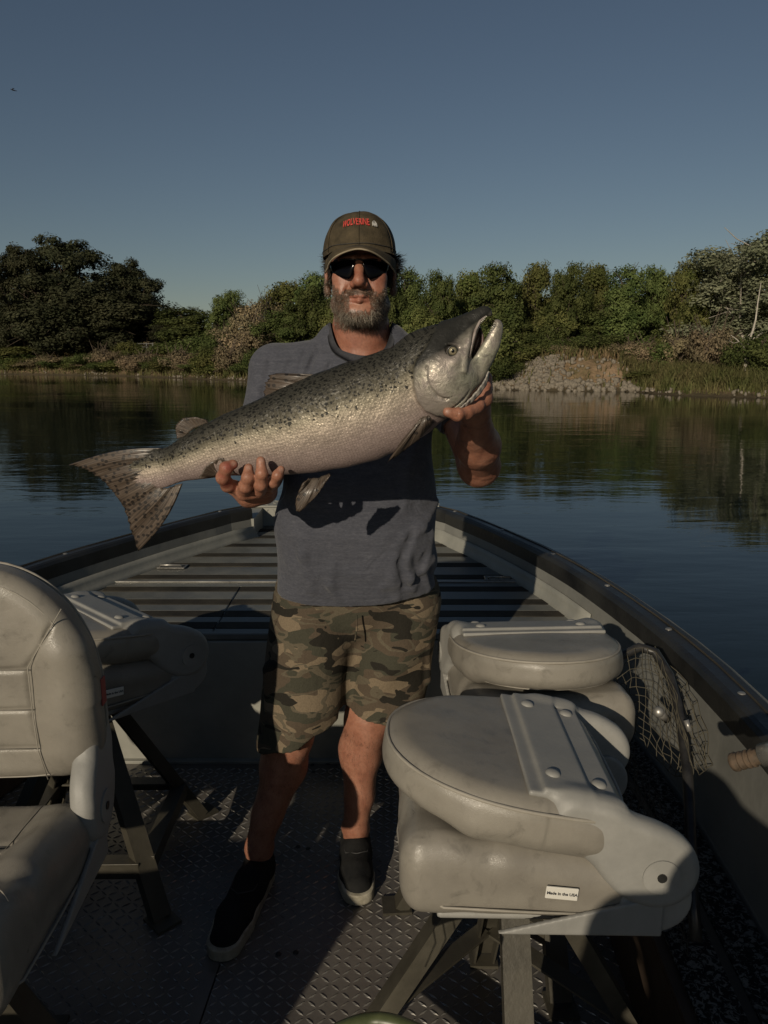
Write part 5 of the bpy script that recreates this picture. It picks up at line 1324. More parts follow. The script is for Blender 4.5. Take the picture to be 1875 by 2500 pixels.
def legs():
    out = []
    for K, A, hip, nm, toe in ((KN_R, AN_R, np.array([-.20, 2.11, .86]), 'r', WZ(545, 2335, .03)), (KN_L, AN_L, np.array([.03, 2.12, .86]), 'l', WZ(880, 2190, .03))):
        lo = np.minimum(np.minimum(K, A), hip)-[.13, .2, .0]; hi = np.maximum(np.maximum(K, A), hip)+[.13, .15, .02]; lo[2] = .01
        v = Vol(lo, hi, .0036)
        v.cap(hip, K, .092, .062, .02); v.ell(K+[0, -.012, -.02], (.050, .048, .055), .03)
        c = K*.68+A*.32; s = 1 if nm == 'r' else -1
        v.cap(K, c+[s*.006, .018, 0], .062, .066, .03); v.cap(c+[s*.012, .020, 0], K*.3+A*.7, .058, .044, .03); v.cap(K*.3+A*.7, A, .038, .034, .02)
        v.cap(K+[0, -.03, -.04], A+[0, -.008, .02], .032, .026, .03)
        v.ell(A+[s*.026, .004, .0], (.016, .018, .018), .012); v.ell(A+[-s*.028, .008, -.008], (.014, .016, .016), .012)
        v.cap(A, A+[0, .02, -.06], .034, .034, .02); v.cap(A+[0, 0, -.05], toe*.6+A*.4+[0, 0, -.03], .034, .028, .02)
        v.disp(lambda x, y, z: .0012*wob(x, y, z, 45, 3)); out.append(v.mesh())
    return out
def body():
    parts = [head_vol().mesh(), right_arm().mesh(), left_arm().mesh()]+legs()
    tv = Vol((-.36, 1.92, .70), (.22, 2.28, 1.56), .009)     # trunk under the clothes, joins all limbs
    tv.ell((-.075, 2.11, 1.32), (.19, .10, .20)); tv.ell((-.078, 2.09, 1.02), (.19, .12, .24), .05); tv.ell((-.085, 2.12, .82), (.17, .10, .12), .05)
    tv.cap(SH_R, SH_L, .055, .055, .04); tv.cap((-.06, 2.12, 1.4), (-.06, 2.11, 1.54), .06, .055, .03)
    parts.append(tv.mesh())
    Vs = []; Fs = []; nb = 0
    for V, F in parts: Vs.append(V); Fs.append(F+nb); nb += len(V)
    V = np.concatenate(Vs); F = np.concatenate(Fs); me = mesh('body', V, F, M_SKIN)
    L = V-HC; x, y, z = L.T; T = np.zeros((len(V), 3)); hd = (z > -.20)
    ax = np.abs(x)
    # beard zone
    front = y < .035
    top = np.interp(ax, [0, .03, .045, .06, .075, .09], [-.104, -.100, -.068, -.050, -.036, -.020])
    beard = hd & front & (z < top) & (z > -.140) & (y < .02+.3*(z+.1)) 
    must = hd & (y < -.06) & (((z < -.055) & (z > -.073) & (ax < .036)) | ((ax > .024) & (ax < .044) & (z < -.060) & (z > -.104)))
    chin_bare = (ax < .026) & (z > -.108) & (z < -.083)
    jit = .006*wob(V[:, 0], V[:, 1], V[:, 2], 260, 12)
    beard = hd & front & (z+jit < top) & (z > -.148) & (y < .02+.3*(z+.1)); chin_bare = (ax+jit < .024) & (z > -.106+jit) & (z < -.083) & ~((ax < .008) & (z > -.098))
    T[:, 0] = np.where((beard | must) & ~chin_bare, .75, 0)
    lips = hd & (y < -.08) & (ax < .024) & (z < -.0695) & (z > -.0895); T[:, 0] = np.where(lips, 0, T[:, 0]); T[:, 1] = np.where(lips, .35, 0)
    nose = hd & (y < -.10) & (z < -.015) & (z > -.055); T[:, 1] = np.where(nose, .22, T[:, 1])
    cheek = np.exp(-((ax-.045)**2+(z+.03)**2)/.0005)*(y < -.04)*hd; T[:, 1] = np.maximum(T[:, 1], .22*cheek)
    neck = hd & (z < -.13) | (z < -.13) & (z > -.35) & (ax < .12); T[:, 1] = np.where(neck, np.maximum(T[:, 1], .18), T[:, 1])
    def near(p, r): return np.exp(-((V-np.array(p))**2).sum(1)/(r*r))
    for p in [(571, 1131, 1.549), (607, 1141, 1.550), (637, 1124, 1.546), (687, 1148, 1.556), (1092, 1005, 1.542)]: T[:, 2] = np.maximum(T[:, 2], np.clip(near(W(*p), .0075)*1.5-.45, 0, .8))
    for p, r in [((556, 1140, 1.545), .012), ((545, 1160, 1.552), .009), ((552, 1178, 1.565), .012), ((575, 1140, 1.55), .008), ((566, 1190, 1.58), .008)]: T[:, 1] = np.maximum(T[:, 1], np.clip(near(W(*p), r)*1.3-.15, 0, .85))
    fattr(me, 'tint', T); put('body', me, MAN, True)
    return V, F, T
BV, BF, BT = body()

# beard, moustache and hair: tapered strands on the skin
def mat_hair(name, stops):
    m, nt, b = mat(name, stops[0], .5, 0, .4)
    A = nd(nt, 'Attribute', attribute_name='shade'); nt.links.new(ramp(nt, A.outputs['Fac'], [(i/(len(stops)-1), c) for i, c in enumerate(stops)]).outputs[0], b.inputs['Base Color']); return m
M_BEARD = mat_hair('grey_brown_beard', [(.040, .028, .019), (.085, .064, .045), (.18, .148, .110), (.38, .34, .275)])
M_HAIR = mat_hair('dark_hair', [(.018, .014, .011), (.035, .027, .02), (.08, .065, .05)])
def strands(name, roots, dirs, lens, wid, m, shade, curl=.25, seed=0, seg=4):
    r = np.random.RandomState(seed); n = len(roots); d = dirs/np.linalg.norm(dirs, axis=1, keepdims=True)
    side = np.cross(d, r.normal(size=(n, 3))); side /= np.linalg.norm(side, axis=1, keepdims=True); s2 = np.cross(d, side)
    V = []; p = roots.copy(); dd = d.copy()
    for k in range(seg+1):
        w = wid*(1-.85*k/seg); 
        for a in range(3):
            an = 2*math.pi*a/3; V.append(p+(side*math.cos(an)+s2*math.sin(an))*w)
        dd = dd+r.normal(0, curl, (n, 3)); dd /= np.linalg.norm(dd, axis=1, keepdims=True); p = p+dd*(lens/seg)[:, None]
    V = np.stack(V, 1).reshape(-1, 3); b = np.arange(n)[:, None]*(3*(seg+1)); F = []
    for k in range(seg):
        for a in range(3):
            a2 = (a+1) % 3; F.append(b+np.array([[k*3+a, k*3+a2, (k+1)*3+a2, (k+1)*3+a]]))
    me = mesh(name, V, np.concatenate(F), m); fattr(me, 'shade', np.repeat(shade, 3*(seg+1))); return put(name, me, MAN, True)
def vnormals(V, F):
    n = np.cross(V[F[:, 2]]-V[F[:, 0]], V[F[:, 3]]-V[F[:, 1]]); N = np.zeros_like(V)
    for k in range(4): np.add.at(N, F[:, k], n)
    return N/(np.linalg.norm(N, axis=1, keepdims=True)+1e-12)
def hair():
    r = np.random.RandomState(4); N = vnormals(BV, BF); L = BV-HC
    idx = np.where(BT[:, 0] > .5)[0]; w = np.ones(len(idx)); ii = r.choice(idx, 5200, p=w/w.sum())
    l = L[ii]; must = (l[:, 2] > -.100) & (np.abs(l[:, 0]) < .045); ax = np.abs(l[:, 0])
    d = N[ii]*.38+np.array([0, -.1, -1.0])*.9
    d[must] = N[ii][must]*.35+np.stack([np.sign(l[must, 0]+1e-4)*(.5+.5*r.rand(must.sum())), 0*l[must, 0]-.1, -.75+0*l[must, 0]], 1)
    d += r.normal(0, .28, d.shape)
    chin = (l[:, 2] < -.104) & (ax < .05); ln = np.where(must, .0095, np.where(chin, .0175, .0065))*r.uniform(.6, 1.3, len(ii))
    grey = -.18*(l[:, 2] > -.076)*(ax < .03)+np.where((ax < .035) & (l[:, 2] < -.09) & (l[:, 2] > -.125), .88, .50)+np.where(ax > .062, .15, 0); sh = np.clip(r.normal(grey, .24), 0, 1)
    strands('beard', BV[ii]-N[ii]*.001, d, ln, .00062, M_BEARD, sh, .3, 1)
    # hair at the temples and behind the ears
    P = []; D = []
    for k in range(1900):
        s = 1 if r.rand() < .6 else -1; y = r.uniform(-.015, .08); z = r.uniform(-.03, .035)
        if y < .03 and z < -.01: 
            if y > -.012: continue
        P.append(HC+[s*(.0755-.35*max(0, y-.03)), y, z]); 
        fl = 1.0 if s > 0 else .25
        D.append([s*(.55+.5*fl*(r.rand() < .5)), .25+r.normal()*.3, -.55+.75*fl*(z > .0)*r.rand()])
    P = np.array(P); D = np.array(D)+r.normal(0, .18, (len(P), 3)); strands('hair', P, D, r.uniform(.014, .034, len(P)), .0009, M_HAIR, np.clip(r.normal(.3, .25, len(P)), 0, 1), .22, 2)
    P = np.array([HC+[s*(.082+.006*r.rand()), r.uniform(.0, .05), r.uniform(-.0, .04)] for s in ([1]*240+[-1]*80)]); s = np.sign(P[:, 0]-HC[0])
    D = np.stack([s*(.9+.2*r.rand(len(P))), r.normal(.25, .3, len(P)), r.normal(-.10, .40, len(P))], 1); LN = r.uniform(.018, .040, len(P))*np.where(s > 0, 1, .6)
    for sg in (1, -1): m_ = s == sg; strands('hair_tuft', P[m_], D[m_], LN[m_], .0009, M_HAIR, np.clip(r.normal(.3, .25, m_.sum()), 0, 1), .2, 3)
    # mass behind the strands
    v = Vol(HC+[-.1, -.05, -.1], HC+[.1, .14, .1], .004); v.ell(H(0, .040, .005), (.083, .078, .068)); v.clip(H(0, .006, 0), (0, -1, 0)); v.disp(lambda x, y, z: .004*wob(x, y, z, 90, 1)); V, F = v.mesh()
    me = mesh('back_hair', V, F, M_HAIR); fattr(me, 'shade', np.full(len(V), .2)); put('back_hair', me, MAN, True)
    # forearm and shin hair
    idx = np.where(((BV[:, 2] < .46) & (BV[:, 2] > .14) & (BV[:, 1] < 2.1)))[0]; ii = r.choice(idx, 1800); d = N[ii]*.5+[0, 0, -1]+r.normal(0, .3, (1800, 3))
    strands('leg_hair', BV[ii], d, r.uniform(.006, .014, 1800), .00022, M_HAIR, r.rand(1800)*.6, .2, 5, 2)
hair()

# ---- clothes
def mat_shirt():
    m, nt, b = mat('heather_grey_jersey', (.085, .088, .10), .95, 0, .15)
    c = co(nt); n1 = noise(nt, nd(nt, 'Mapping', {'Vector': c, 'Scale': (1, 1, 3.5)}), 110, 3, .7); n2 = noise(nt, c, 6, 3, .5); n3 = noise(nt, nd(nt, 'Mapping', {'Vector': c, 'Scale': (.35, 1, 3)}), 45, 3, .6)
    base = ramp(nt, math_(nt, 'ADD', math_(nt, 'MULTIPLY', n1, .6), math_(nt, 'MULTIPLY', n3, .4)), [(.30, (.044, .047, .060)), (.50, (.064, .067, .082)), (.70, (.095, .097, .114))])
    nt.links.new(mix(nt, .5, base, ramp(nt, n2, [(.3, .85), (.7, 1.15)]), 'MULTIPLY').outputs[0], b.inputs['Base Color'])
    n4 = noise(nt, c, 9, 3, .55, .6)
    hh = math_(nt, 'ADD', math_(nt, 'MULTIPLY', n1, .10), n4); nt.links.new(nd(nt, 'Bump', {'Height': hh.outputs[0], 'Strength': .75, 'Distance': .018}).outputs[0], b.inputs['Normal'])
    b.inputs['Sheen Weight'].default_value = .15; return m
M_SHIRT = mat_shirt(); M_RIB = worn('dark_grey_rib', (.034, .035, .040), (.056, .057, .063), .95, 0, 60, .2, 300, .1)
NECK = []
def shirt():
    v = Vol((-.44, 1.84, .80), (.30, 2.32, 1.62), .0042)
    cx = -.077
    v.op(lambda x, y, z: prof_d(x, y, z), (-.34, 1.88, .83), (.19, 2.30, 1.45), 0)
    v.ell((-.072, 2.12, 1.40), (.225, .118, .125), .05); v.ell((-.065, 2.075, 1.455), (.145, .090, .085), .05)
    v.cap((-.06, 2.105, 1.50), SH_R+[.005, 0, .020], .062, .062, .045); v.cap((-.06, 2.105, 1.50), SH_L+[-.005, 0, .020], .062, .062, .045)
    v.cap((-.13, 2.10, 1.545), (.01, 2.10, 1.545), .048, .048, .03)
    SE_R = SH_R*.30+EL_R*.70; v.cap(SH_R+[-.002, 0, .004], SE_R+[-.006, -.004, 0], .071, .077, .03)
    SE_L = SH_L*.42+EL_L*.58; v.cap(SH_L+[.002, 0, .004], SE_L+[.004, -.004, 0], .071, .074, .03)
    # folds
    def fold(a, b, r, k=.02, mode='add'): v.cap(a, b, r, r*.6, k, mode)
    def folds(x, y, z):
        f = .0065*np.sin(16*x+9*z+2.2*np.sin(7*z+3*x))*np.exp(-((z-1.22)/.16)**2)                       # drape over the belly
        f = f+.0085*np.sin(38*(x+.10)-22*(z-1.4)+1.5*np.sin(12*z))*np.exp(-(((x+.20)/.10)**2+((z-1.42)/.10)**2))   # shoulder to armpit
        f = f+.0060*np.sin(46*(x-.08)+30*(z-.95)+1.8*np.sin(14*z))*np.exp(-(((x-.10)/.085)**2+((z-.94)/.10)**2))     # bunched at the right hem
        f = f+.0035*np.sin(28*x-3*z+1.2*np.sin(9*z))*np.exp(-((z-.87)/.07)**2)
        f = f+.0035*wob(x, y, z, 20, 5)
        return f
    v.disp(folds)
    def front(x_, z_, o=0.0):
        ix = int(round((x_-v.lo[0])/v.h)); iz = int(round((z_-v.lo[2])/v.h)); k = np.where(v.D[ix, :, iz] < 0)[0]
        return np.array([x_, v.lo[1]+v.h*(k.min() if len(k) else 60)-o, z_])
    for pts_, rr_ in [([(-.17, 1.53), (-.205, 1.45), (-.215, 1.36)], .006), ([(-.205, 1.52), (-.24, 1.44), (-.25, 1.34)], .007), ([(-.24, 1.50), (-.275, 1.43), (-.285, 1.35)], .006), ([(-.30, 1.50), (-.315, 1.42), (-.305, 1.34)], .005), ([(-.13, 1.50), (-.17, 1.42), (-.17, 1.34)], .004), ([(.02, 1.52), (.07, 1.46), (.10, 1.40)], .005)]:
        v.chain([front(a, b, .002) for a, b in pts_], [rr_*.5, rr_, rr_*.6], .014, 'sub')
    for pts_, rr_ in [([(-.24, 1.36), (-.21, 1.26), (-.19, 1.14)], .008), ([(-.19, 1.42), (-.16, 1.32), (-.15, 1.22)], .007), ([(.10, 1.34), (.06, 1.22), (.05, 1.12)], .008), ([(-.20, 1.10), (-.21, 1.0), (-.19, .90)], .009),
                      ([(.09, 1.08), (.055, .99), (.075, .90)], .011), ([(.125, 1.04), (.10, .96), (.12, .89)], .010), ([(.03, 1.02), (.02, .94), (.035, .88)], .007), ([(.13, .97), (.07, .93), (.0, .915)], .008), ([(-.13, .98), (-.14, .92), (-.12, .87)], .006), ([(.14, 1.12), (.10, 1.07), (.05, 1.05)], .007)]:
        v.chain([front(a, b, -.001) for a, b in pts_], [rr_*.45, rr_*.75, rr_*.45], .022)
    for pts_, rr_ in [([(.075, 1.06), (.045, .98), (.055, .91)], .006), ([(-.225, 1.34), (-.20, 1.24)], .005), ([(.11, .99), (.085, .92)], .006)]: v.chain([front(a, b, .004) for a, b in pts_], [rr_]*len(pts_), .014, 'sub')
    # neck opening: an upright oval cut, the ribbed band follows its edge
    NX, NY, RX, RY = -.059, 2.092, .083, .096
    NECK.clear()
    for i in range(56):
        a = 2*math.pi*i/56; row = []
        for q in (.99, 1.06, 1.13, 1.20):
            px_, py_ = NX+RX*q*math.cos(a), NY+RY*q*math.sin(a)
            ix = int(round((px_-v.lo[0])/v.h)); iy = int(round((py_-v.lo[1])/v.h)); col = v.D[ix, iy]; k = np.where(col < 0)[0]
            row.append((px_, py_, v.lo[2]+v.h*(k.max()+.5) if len(k) else 1.5))
        NECK.append(row)
    x, y, z = [v.ax[i].reshape([-1 if j == i else 1 for j in range(3)]) for i in range(3)]
    dn = (np.sqrt(((x-NX)/RX)**2+((y-NY)/RY)**2)-1)*.09+0*z; dn = np.maximum(dn, 1.42-z)
    v.D = np.maximum(v.D, -dn).astype(np.float32)
    # sleeve cuffs and hem, hollow
    d = (EL_R-SH_R)/np.linalg.norm(EL_R-SH_R); v.cap(SE_R+d*.01, SE_R+d*.12, .069, .072, .003, 'sub'); v.clip_local = None
    x, y, z = [v.ax[i].reshape([-1 if j == i else 1 for j in range(3)]) for i in range(3)]
    for SE, dd, sx in ((SE_R, d, -1), (SE_L, (EL_L-SH_L)/np.linalg.norm(EL_L-SH_L), 1)):
        pl = (x-SE[0])*dd[0]+(y-SE[1])*dd[1]+(z-SE[2])*dd[2]; m = (sx*(x-cx) > .225) & (z < 1.42)
        v.D = np.where(m, np.maximum(v.D, pl), v.D).astype(np.float32)
    hem = .862+.012*np.sin(5*(x-.05))*1.0+.010*((x-cx)/.22)**2+0*y+0*z
    hemz = z-hem; v.D = np.maximum(v.D, -hemz).astype(np.float32)
    V, F = v.mesh()
    s = part('shirt', V, F, M_SHIRT, MAN)
    return v
def prof_d(x, y, z):
    zz = [.80, .86, .95, 1.05, 1.18, 1.30, 1.42]
    hx = np.interp(z, zz, [.228, .226, .222, .222, .216, .212, .205]); hy = np.interp(z, zz, [.150, .152, .165, .172, .155, .135, .115]); cy = np.interp(z, zz, [2.10, 2.10, 2.085, 2.08, 2.09, 2.105, 2.115])
    cx = np.interp(z, zz, [-.077, -.077, -.077, -.076, -.072, -.070, -.070])
    q = (np.abs((x-cx)/hx)**2.4+np.abs((y-cy)/hy)**2.4)**(1/2.4); d = (q-1)*np.minimum(hx, hy); return np.maximum(d, np.maximum(z-1.43, .80-z))
shirt()
def collar():
    G = np.array(NECK)
    for _ in range(4): G[:, :, 2] = (np.roll(G, 1, 0)+2*G+np.roll(G, -1, 0))[:, :, 2]/4
    G[:, :, 2] += .0035; G = G[:, :3]; G[:, 1, 2] += .0015
    n = G.shape[1]; V, F = grid_mesh(G, closed_u=True); V2 = np.concatenate([V, V-[0, 0, .007]]); F2 = np.concatenate([F, F[:, ::-1]+len(V)]); idx = np.arange(56*n).reshape(56, n)
    for e, fl in ((0, 1), (n-1, 0)):
        a = idx[:, e]; b = np.roll(a, -1); q = np.stack([a, b, b+len(V), a+len(V)], -1); F2 = np.concatenate([F2, q if fl else q[:, ::-1]])
    part('collar', V2, F2, M_RIB, MAN)
collar()
def mat_camo():
    m, nt, b = mat('camouflage_cotton', (.15, .12, .08), .92, 0, .15)
    c = co(nt, (1.12, 1.0, 1.12)); 
    def lay(off, sc, lo, hi):
        mp = nd(nt, 'Mapping', {'Vector': c.outputs[0], 'Location': off, 'Scale': (sc*.62, sc*.62, sc*1.35)})
        n = noise(nt, mp, 1.0, 2, .42, .55); return ramp(nt, n, [(0, 0.0), (lo, 1.0), (hi, 0.0)], 'CONSTANT') if hi < 1 else ramp(nt, n, [(0, 0.0), (lo, 1.0)], 'CONSTANT')
    base = (.165, .128, .085)
    l1 = mix(nt, lay((0, 0, 0), 11, .500, 1), base, (.078, .060, .042)); l2 = mix(nt, lay((5, 2, 7), 12, .535, 1), l1, (.050, .048, .034)); l3 = mix(nt, lay((9, 8, 1), 13, .545, .60), l2, (.100, .084, .058)); l4 = mix(nt, lay((3, 9, 4), 15, .60, 1), l3, (.020, .018, .014))
    fn = noise(nt, c, 260, 2, .6); n5 = noise(nt, c, 14, 4, .6, .5)
    nt.links.new(mix(nt, .6, l4, ramp(nt, fn, [(.3, .75), (.7, 1.2)]), 'MULTIPLY').outputs[0], b.inputs['Base Color'])
    hh = math_(nt, 'ADD', math_(nt, 'MULTIPLY', fn, .1), n5); nt.links.new(nd(nt, 'Bump', {'Height': hh.outputs[0], 'Strength': .6, 'Distance': .01}).outputs[0], b.inputs['Normal'])
    return m
M_CAMO = mat_camo()
HM_R = W(712, 1800, 1.985); HM_R[2] = .475; HM_L = W(930, 1775, 2.05); HM_L[2] = .50
def shorts():
    v = Vol((-.43, 1.80, .40), (.24, 2.34, .97), .0042)
    v.ell((-.078, 2.115, .87), (.222, .135, .12)); v.ell((-.08, 2.135, .80), (.205, .14, .11), .04)
    v.cap((-.10, 2.10, .80), (-.106, 2.085, .60), .065, .050, .02); TR = np.array([-.195, 2.10, .82]); TL = np.array([.045, 2.115, .82])
    HR = np.array([-.246, 2.00, .44]); HL = np.array([-.005, 2.072, .46])
    v.cap(TR, HR, .122, .113, .02, 'add', (1, 1.0, 1)); v.cap(TL, HL, .118, .112, .02); v.cap((-.106, 2.085, .60), (-.122, 2.06, .565), .052, .035, .02)
    v.rbox(HR+[-.066, .02, .17], (.016, .070, .075), .012, .008); v.rbox(HL+[.122, .02, .20], (.014, .062, .065), .012, .008)      # cargo pockets
    def folds(x, y, z):
        f = .0060*np.sin(34*(z-.6)+20*(x+.25)+2*np.sin(14*x))*np.exp(-(((x+.16)/.10)**2+((z-.62)/.13)**2))
        f = f+.0055*np.sin(30*(z-.6)-24*(x-.05)+2*np.sin(12*z))*np.exp(-(((x-.02)/.08)**2+((z-.66)/.12)**2))
        f = f+.0050*np.sin(40*x+4*z)*np.exp(-((z-.50)/.05)**2)+.0026*wob(x, y, z, 24, 8); return f
    v.disp(folds)
    v.cap((-.078, 1.955, .80), (-.082, 1.965, .745), .004, .005, .012, 'sub')
    x, y, z = [v.ax[i].reshape([-1 if j == i else 1 for j in range(3)]) for i in range(3)]
    hem = np.where(x < -.125, .468-.10*(-.18-x)*-1.0*.9, .505-.22*(x+.02))
    hem = np.where(x < -.125, .505+(x+.16)*.40, .520-(x+.06)*.35)+.004*np.sin(60*x+20*y)
    v.D = np.maximum(v.D, (hem-z)+0*x).astype(np.float32)
    v.cap(TR*.1+HR*.9+[0, 0, -.00], HR+[.002, 0, -.06], .080, .088, .002, 'sub'); v.cap(TL*.1+HL*.9, HL+[0, 0, -.06], .080, .088, .002, 'sub')
    V, F = v.mesh(); part('shorts', V, F, M_CAMO, MAN)
    mb = MB(); mb.tube([HL+[.088, -.062, .25], HL+[.093, -.063, .20], HL+[.097, -.060, .15]], .0022, 5); mb.build('drawstring', M_STITCH, MAN, True, True)
    mb = MB(); mb.tube([(-.072, 1.952, .83), (-.073, 1.950, .79), (-.078, 1.955, .755)], .0025, 5); mb.build('fly_seam', M_CAMO, MAN, True, True)
shorts()
def shoe(A, toe, name_l):
    A = np.array(A); toe = np.array(toe); f = toe-A; f[2] = 0; f /= np.linalg.norm(f); r = np.array([f[1], -f[0], 0])
    heel = A-f*.062; heel[2] = 0; L = np.linalg.norm((toe-heel)[:2]); P = lambda s, w, z: heel+f*s*L+r*w+np.array([0, 0, z])
    lo = np.minimum(heel, toe)-[.1, .1, 0]; hi = np.maximum(heel, toe)+[.1, .1, 0]; lo[2] = -.01; hi[2] = .17; hi[:2] += .02
    v = Vol(lo, hi, .003)
    v.chain([P(.17, 0, .050), P(.40, .003, .043), P(.66, .006, .034), P(.84, .004, .028)], [.040, .043, .046, .040], .02); v.chain([P(.17, 0, .056), P(.32, 0, .058)], [.040, .042], .02)
    v.cap(P(.15, 0, .04), P(.15, 0, .078), .036, .038, .02); v.cap(P(.38, 0, .070), P(.50, .002, .050), .034, .036, .02)
    v.cap(A+[0, 0, -.012]-f*.002, A+[0, 0, .07], .037, .046, .004, 'sub'); v.clip((0, 0, .024), (0, 0, -1)); 
    V, F = v.mesh(); up = part('shoe', V, F, M_SHOE, MAN)
    v = Vol(lo, hi, .0035); 
    pts = [(0.14, 0, .040), (.38, .002, .043), (.66, .006, .053), (.86, .004, .045)]
    for a, b in zip(pts[:-1], pts[1:]):
        for q in np.linspace(0, 1, 5):
            s = a[0]*(1-q)+b[0]*q; w = a[1]*(1-q)+b[1]*q; rr = a[2]*(1-q)+b[2]*q; c = P(s, w, .018); v.op(lambda x, y, z, c=c, rr=rr: np.maximum(np.sqrt((x-c[0])**2+(y-c[1])**2)-rr+0*z, np.abs(z-.018)-.016), c-[rr, rr, .02], c+[rr, rr, .02], .004)
    V, F = v.mesh(); put('sole', mesh('sole', V, F, M_SOLE), up)
    # stretch gore seam
    mb = MB(); mb.tube([P(.42, -.033, .080), P(.52, -.030, .080), P(.60, .003, .090), P(.52, .034, .080), P(.42, .038, .080)], .0018, 5); put('seam', mesh('seam', mb.V, mb.F, M_SOLE2, True), up)
M_SHOE = worn('black_canvas', (.007, .0075, .008), (.018, .018, .017), .85, 0, 25, .5, 500, .2); M_SOLE = worn('dirty_white_sole', (.22, .20, .15), (.42, .39, .31), .7, 0, 30, .3, 80); M_SOLE2 = worn('grey_seam', (.03, .03, .03), (.05, .05, .05), .8, 0, 30)
shoe(AN_R*[1, 1, 0]+[0, 0, .11], WZ(533, 2358, 0), ''); shoe(AN_L*[1, 1, 0]+[0, 0, .11], WZ(880, 2208, 0), '')

# ---- cap with lettering, glasses
M_CAP = worn('olive_brown_cap', (.036, .029, .017), (.090, .070, .042), .85, 0, 26, .4, 300, .2)
M_CAPEDGE = worn('tan_brim_edge', (.22, .18, .12), (.32, .27, .19), .8, 0, 40); M_RED = mat('red_embroidery', (.52, .06, .045), .7)[0]; M_WHITE = mat('pale_embroidery', (.45, .44, .41), .7)[0]
CC = H(0, .004, .034)
def cap_pt(a, e, off=0.0):           # a: azimuth from the front, e: 0 rim .. 1 top
    th = e*math.pi/2; ce, se = math.cos(th)**.70, math.sin(th)**.86; seam = 0
    k = (a/(math.pi/3)) % 1.0; seam = -.0022*math.exp(-((min(k, 1-k))/.045)**2)*math.cos(th)**.3
    dent = .0035*math.sin(3*a+.8)*math.sin(th*2)+.0022*math.sin(7*a+2*e*3)*math.cos(th)
    rx, ry, rz = .0935+seam+dent+off, .110+seam+dent+off, .104+seam+dent*.6+off
    z0 = .004*math.cos(a) if e == 0 else 0
    return CC+np.array([rx*ce*math.sin(a), -ry*ce*math.cos(a), rz*se+.010*math.cos(a)*(1-e)-.006*(1-e)])
def cap():
    t = thing('baseball_cap', 'olive brown cloth cap with red lettering worn on the head', 'cap', H(0, 0, .03))
    G = np.array([[cap_pt(2*math.pi*i/96, min(j/22, .999)) for j in range(23)] for i in range(96)]); V, F = grid_mesh(G, closed_u=True); F = F[:, ::-1]
    N = vnormals(V, F); 
    if ((N*(V-CC)).sum(1)).mean() < 0: F = F[:, ::-1]; N = -N
    V2 = np.concatenate([V, V-N*.0025]); F2 = np.concatenate([F, F[:, ::-1]+len(V)]); idx = np.arange(96)*23; b = np.roll(idx, -1); F2 = np.concatenate([F2, np.stack([idx, b, b+len(V), idx+len(V)], -1)])
    part('crown', V2, F2, M_CAP, t)
    for k in range(6):                                       # panel seams
        a = k*math.pi/3; mb = MB(); mb.tube([cap_pt(a+s_, e, .0018) for s_ in (0,) for e in np.linspace(0.02, .97, 16)], .0013, 5); mb.build('panel_seam', M_CAP, t, True, True)
    mb = MB(); mb.dome(cap_pt(0, .999, .001), (0, 0, 1), .007, .005); mb.build('button', M_CAP, t, True, True)
    nu, nv = 41, 12; P = np.zeros((nu, nv, 3))
    for i in range(nu):
        u = -1+2*i/(nu-1); a = u*1.22; r0 = cap_pt(a, 0.0, -.001)
        ex = .066*math.cos(u*1.25)**.75
        for j in range(nv):
            f = j/(nv-1); P[i, j] = r0+np.array([.0*u, -ex*f, -.004*f*f-.024*f*(abs(u)**1.4)-.012*abs(u)**2-.004*f+.006*math.sin(f*3.1)])
    V, F = solid_grid(P, .004); part('brim', V, F, M_CAP, t)
    mb = MB(); mb.tube([P[i, -1]+np.array([0, -.0005, -.0008]) for i in range(nu)], .0021, 6); mb.build('brim_edge', M_CAPEDGE, t, True, True)
    for q in (3, 6, 9): mb = MB(); mb.tube([P[i, q]+np.array([0, 0, .0018]) for i in range(1, nu-1)], .0007, 4); mb.build('brim_stitch', M_SOLE2, t, True, True)
    for j, off in ((.06, .0015),): mb = MB(); mb.tube([cap_pt(a, j, off) for a in np.linspace(-math.pi, math.pi, 60)], .0008, 4); mb.build('band_stitch', M_SOLE2, t, True, True)
    # lettering bent on to the crown
    me = text_mesh('WOLVERINE', .025, bold=.0004, extrude=.0006); me.materials.append(M_RED)
    n = len(me.vertices); c = np.zeros(n*3, np.float32); me.vertices.foreach_get('co', c); c = c.reshape(-1, 3); wd_ = c[:, 0].max()-c[:, 0].min()
    sx = .078/wd_; out = np.zeros((n, 3))
    for i in range(n):
        a = (c[i, 0]*sx-.010)/.095; e = .335+.050*math.cos(a*1.5)+c[i, 1]/.135; out[i] = cap_pt(a, e, .0022+c[i, 2])
    me.vertices.foreach_set('co', out.astype(np.float32).ravel()); me.update(); put('lettering', me, t, True)
    mb = MB()
    def on(x, y): a = (x*.001+.043)/.095; return cap_pt(a, .355+y*.0011/.125, .003)
    mb.tube([on(-6, -4), on(-5.5, 2), on(-3, 5.5), on(0, 7), on(3.5, 4.5), on(6, 1), on(6.5, -4.5)], .0011, 6)
    for x0 in (-2.6, .2, 3.0): mb.tube([on(x0-.3, 1.5), on(x0+.3, -2), on(x0+.7, -5)], [.0012, .0011, .0003], 6)
    mb.tube([on(-3, 2.4), on(0, 3.2), on(3, 1.8)], .0009, 6)
    mb.build('emblem', M_WHITE, t, True, True)
cap()
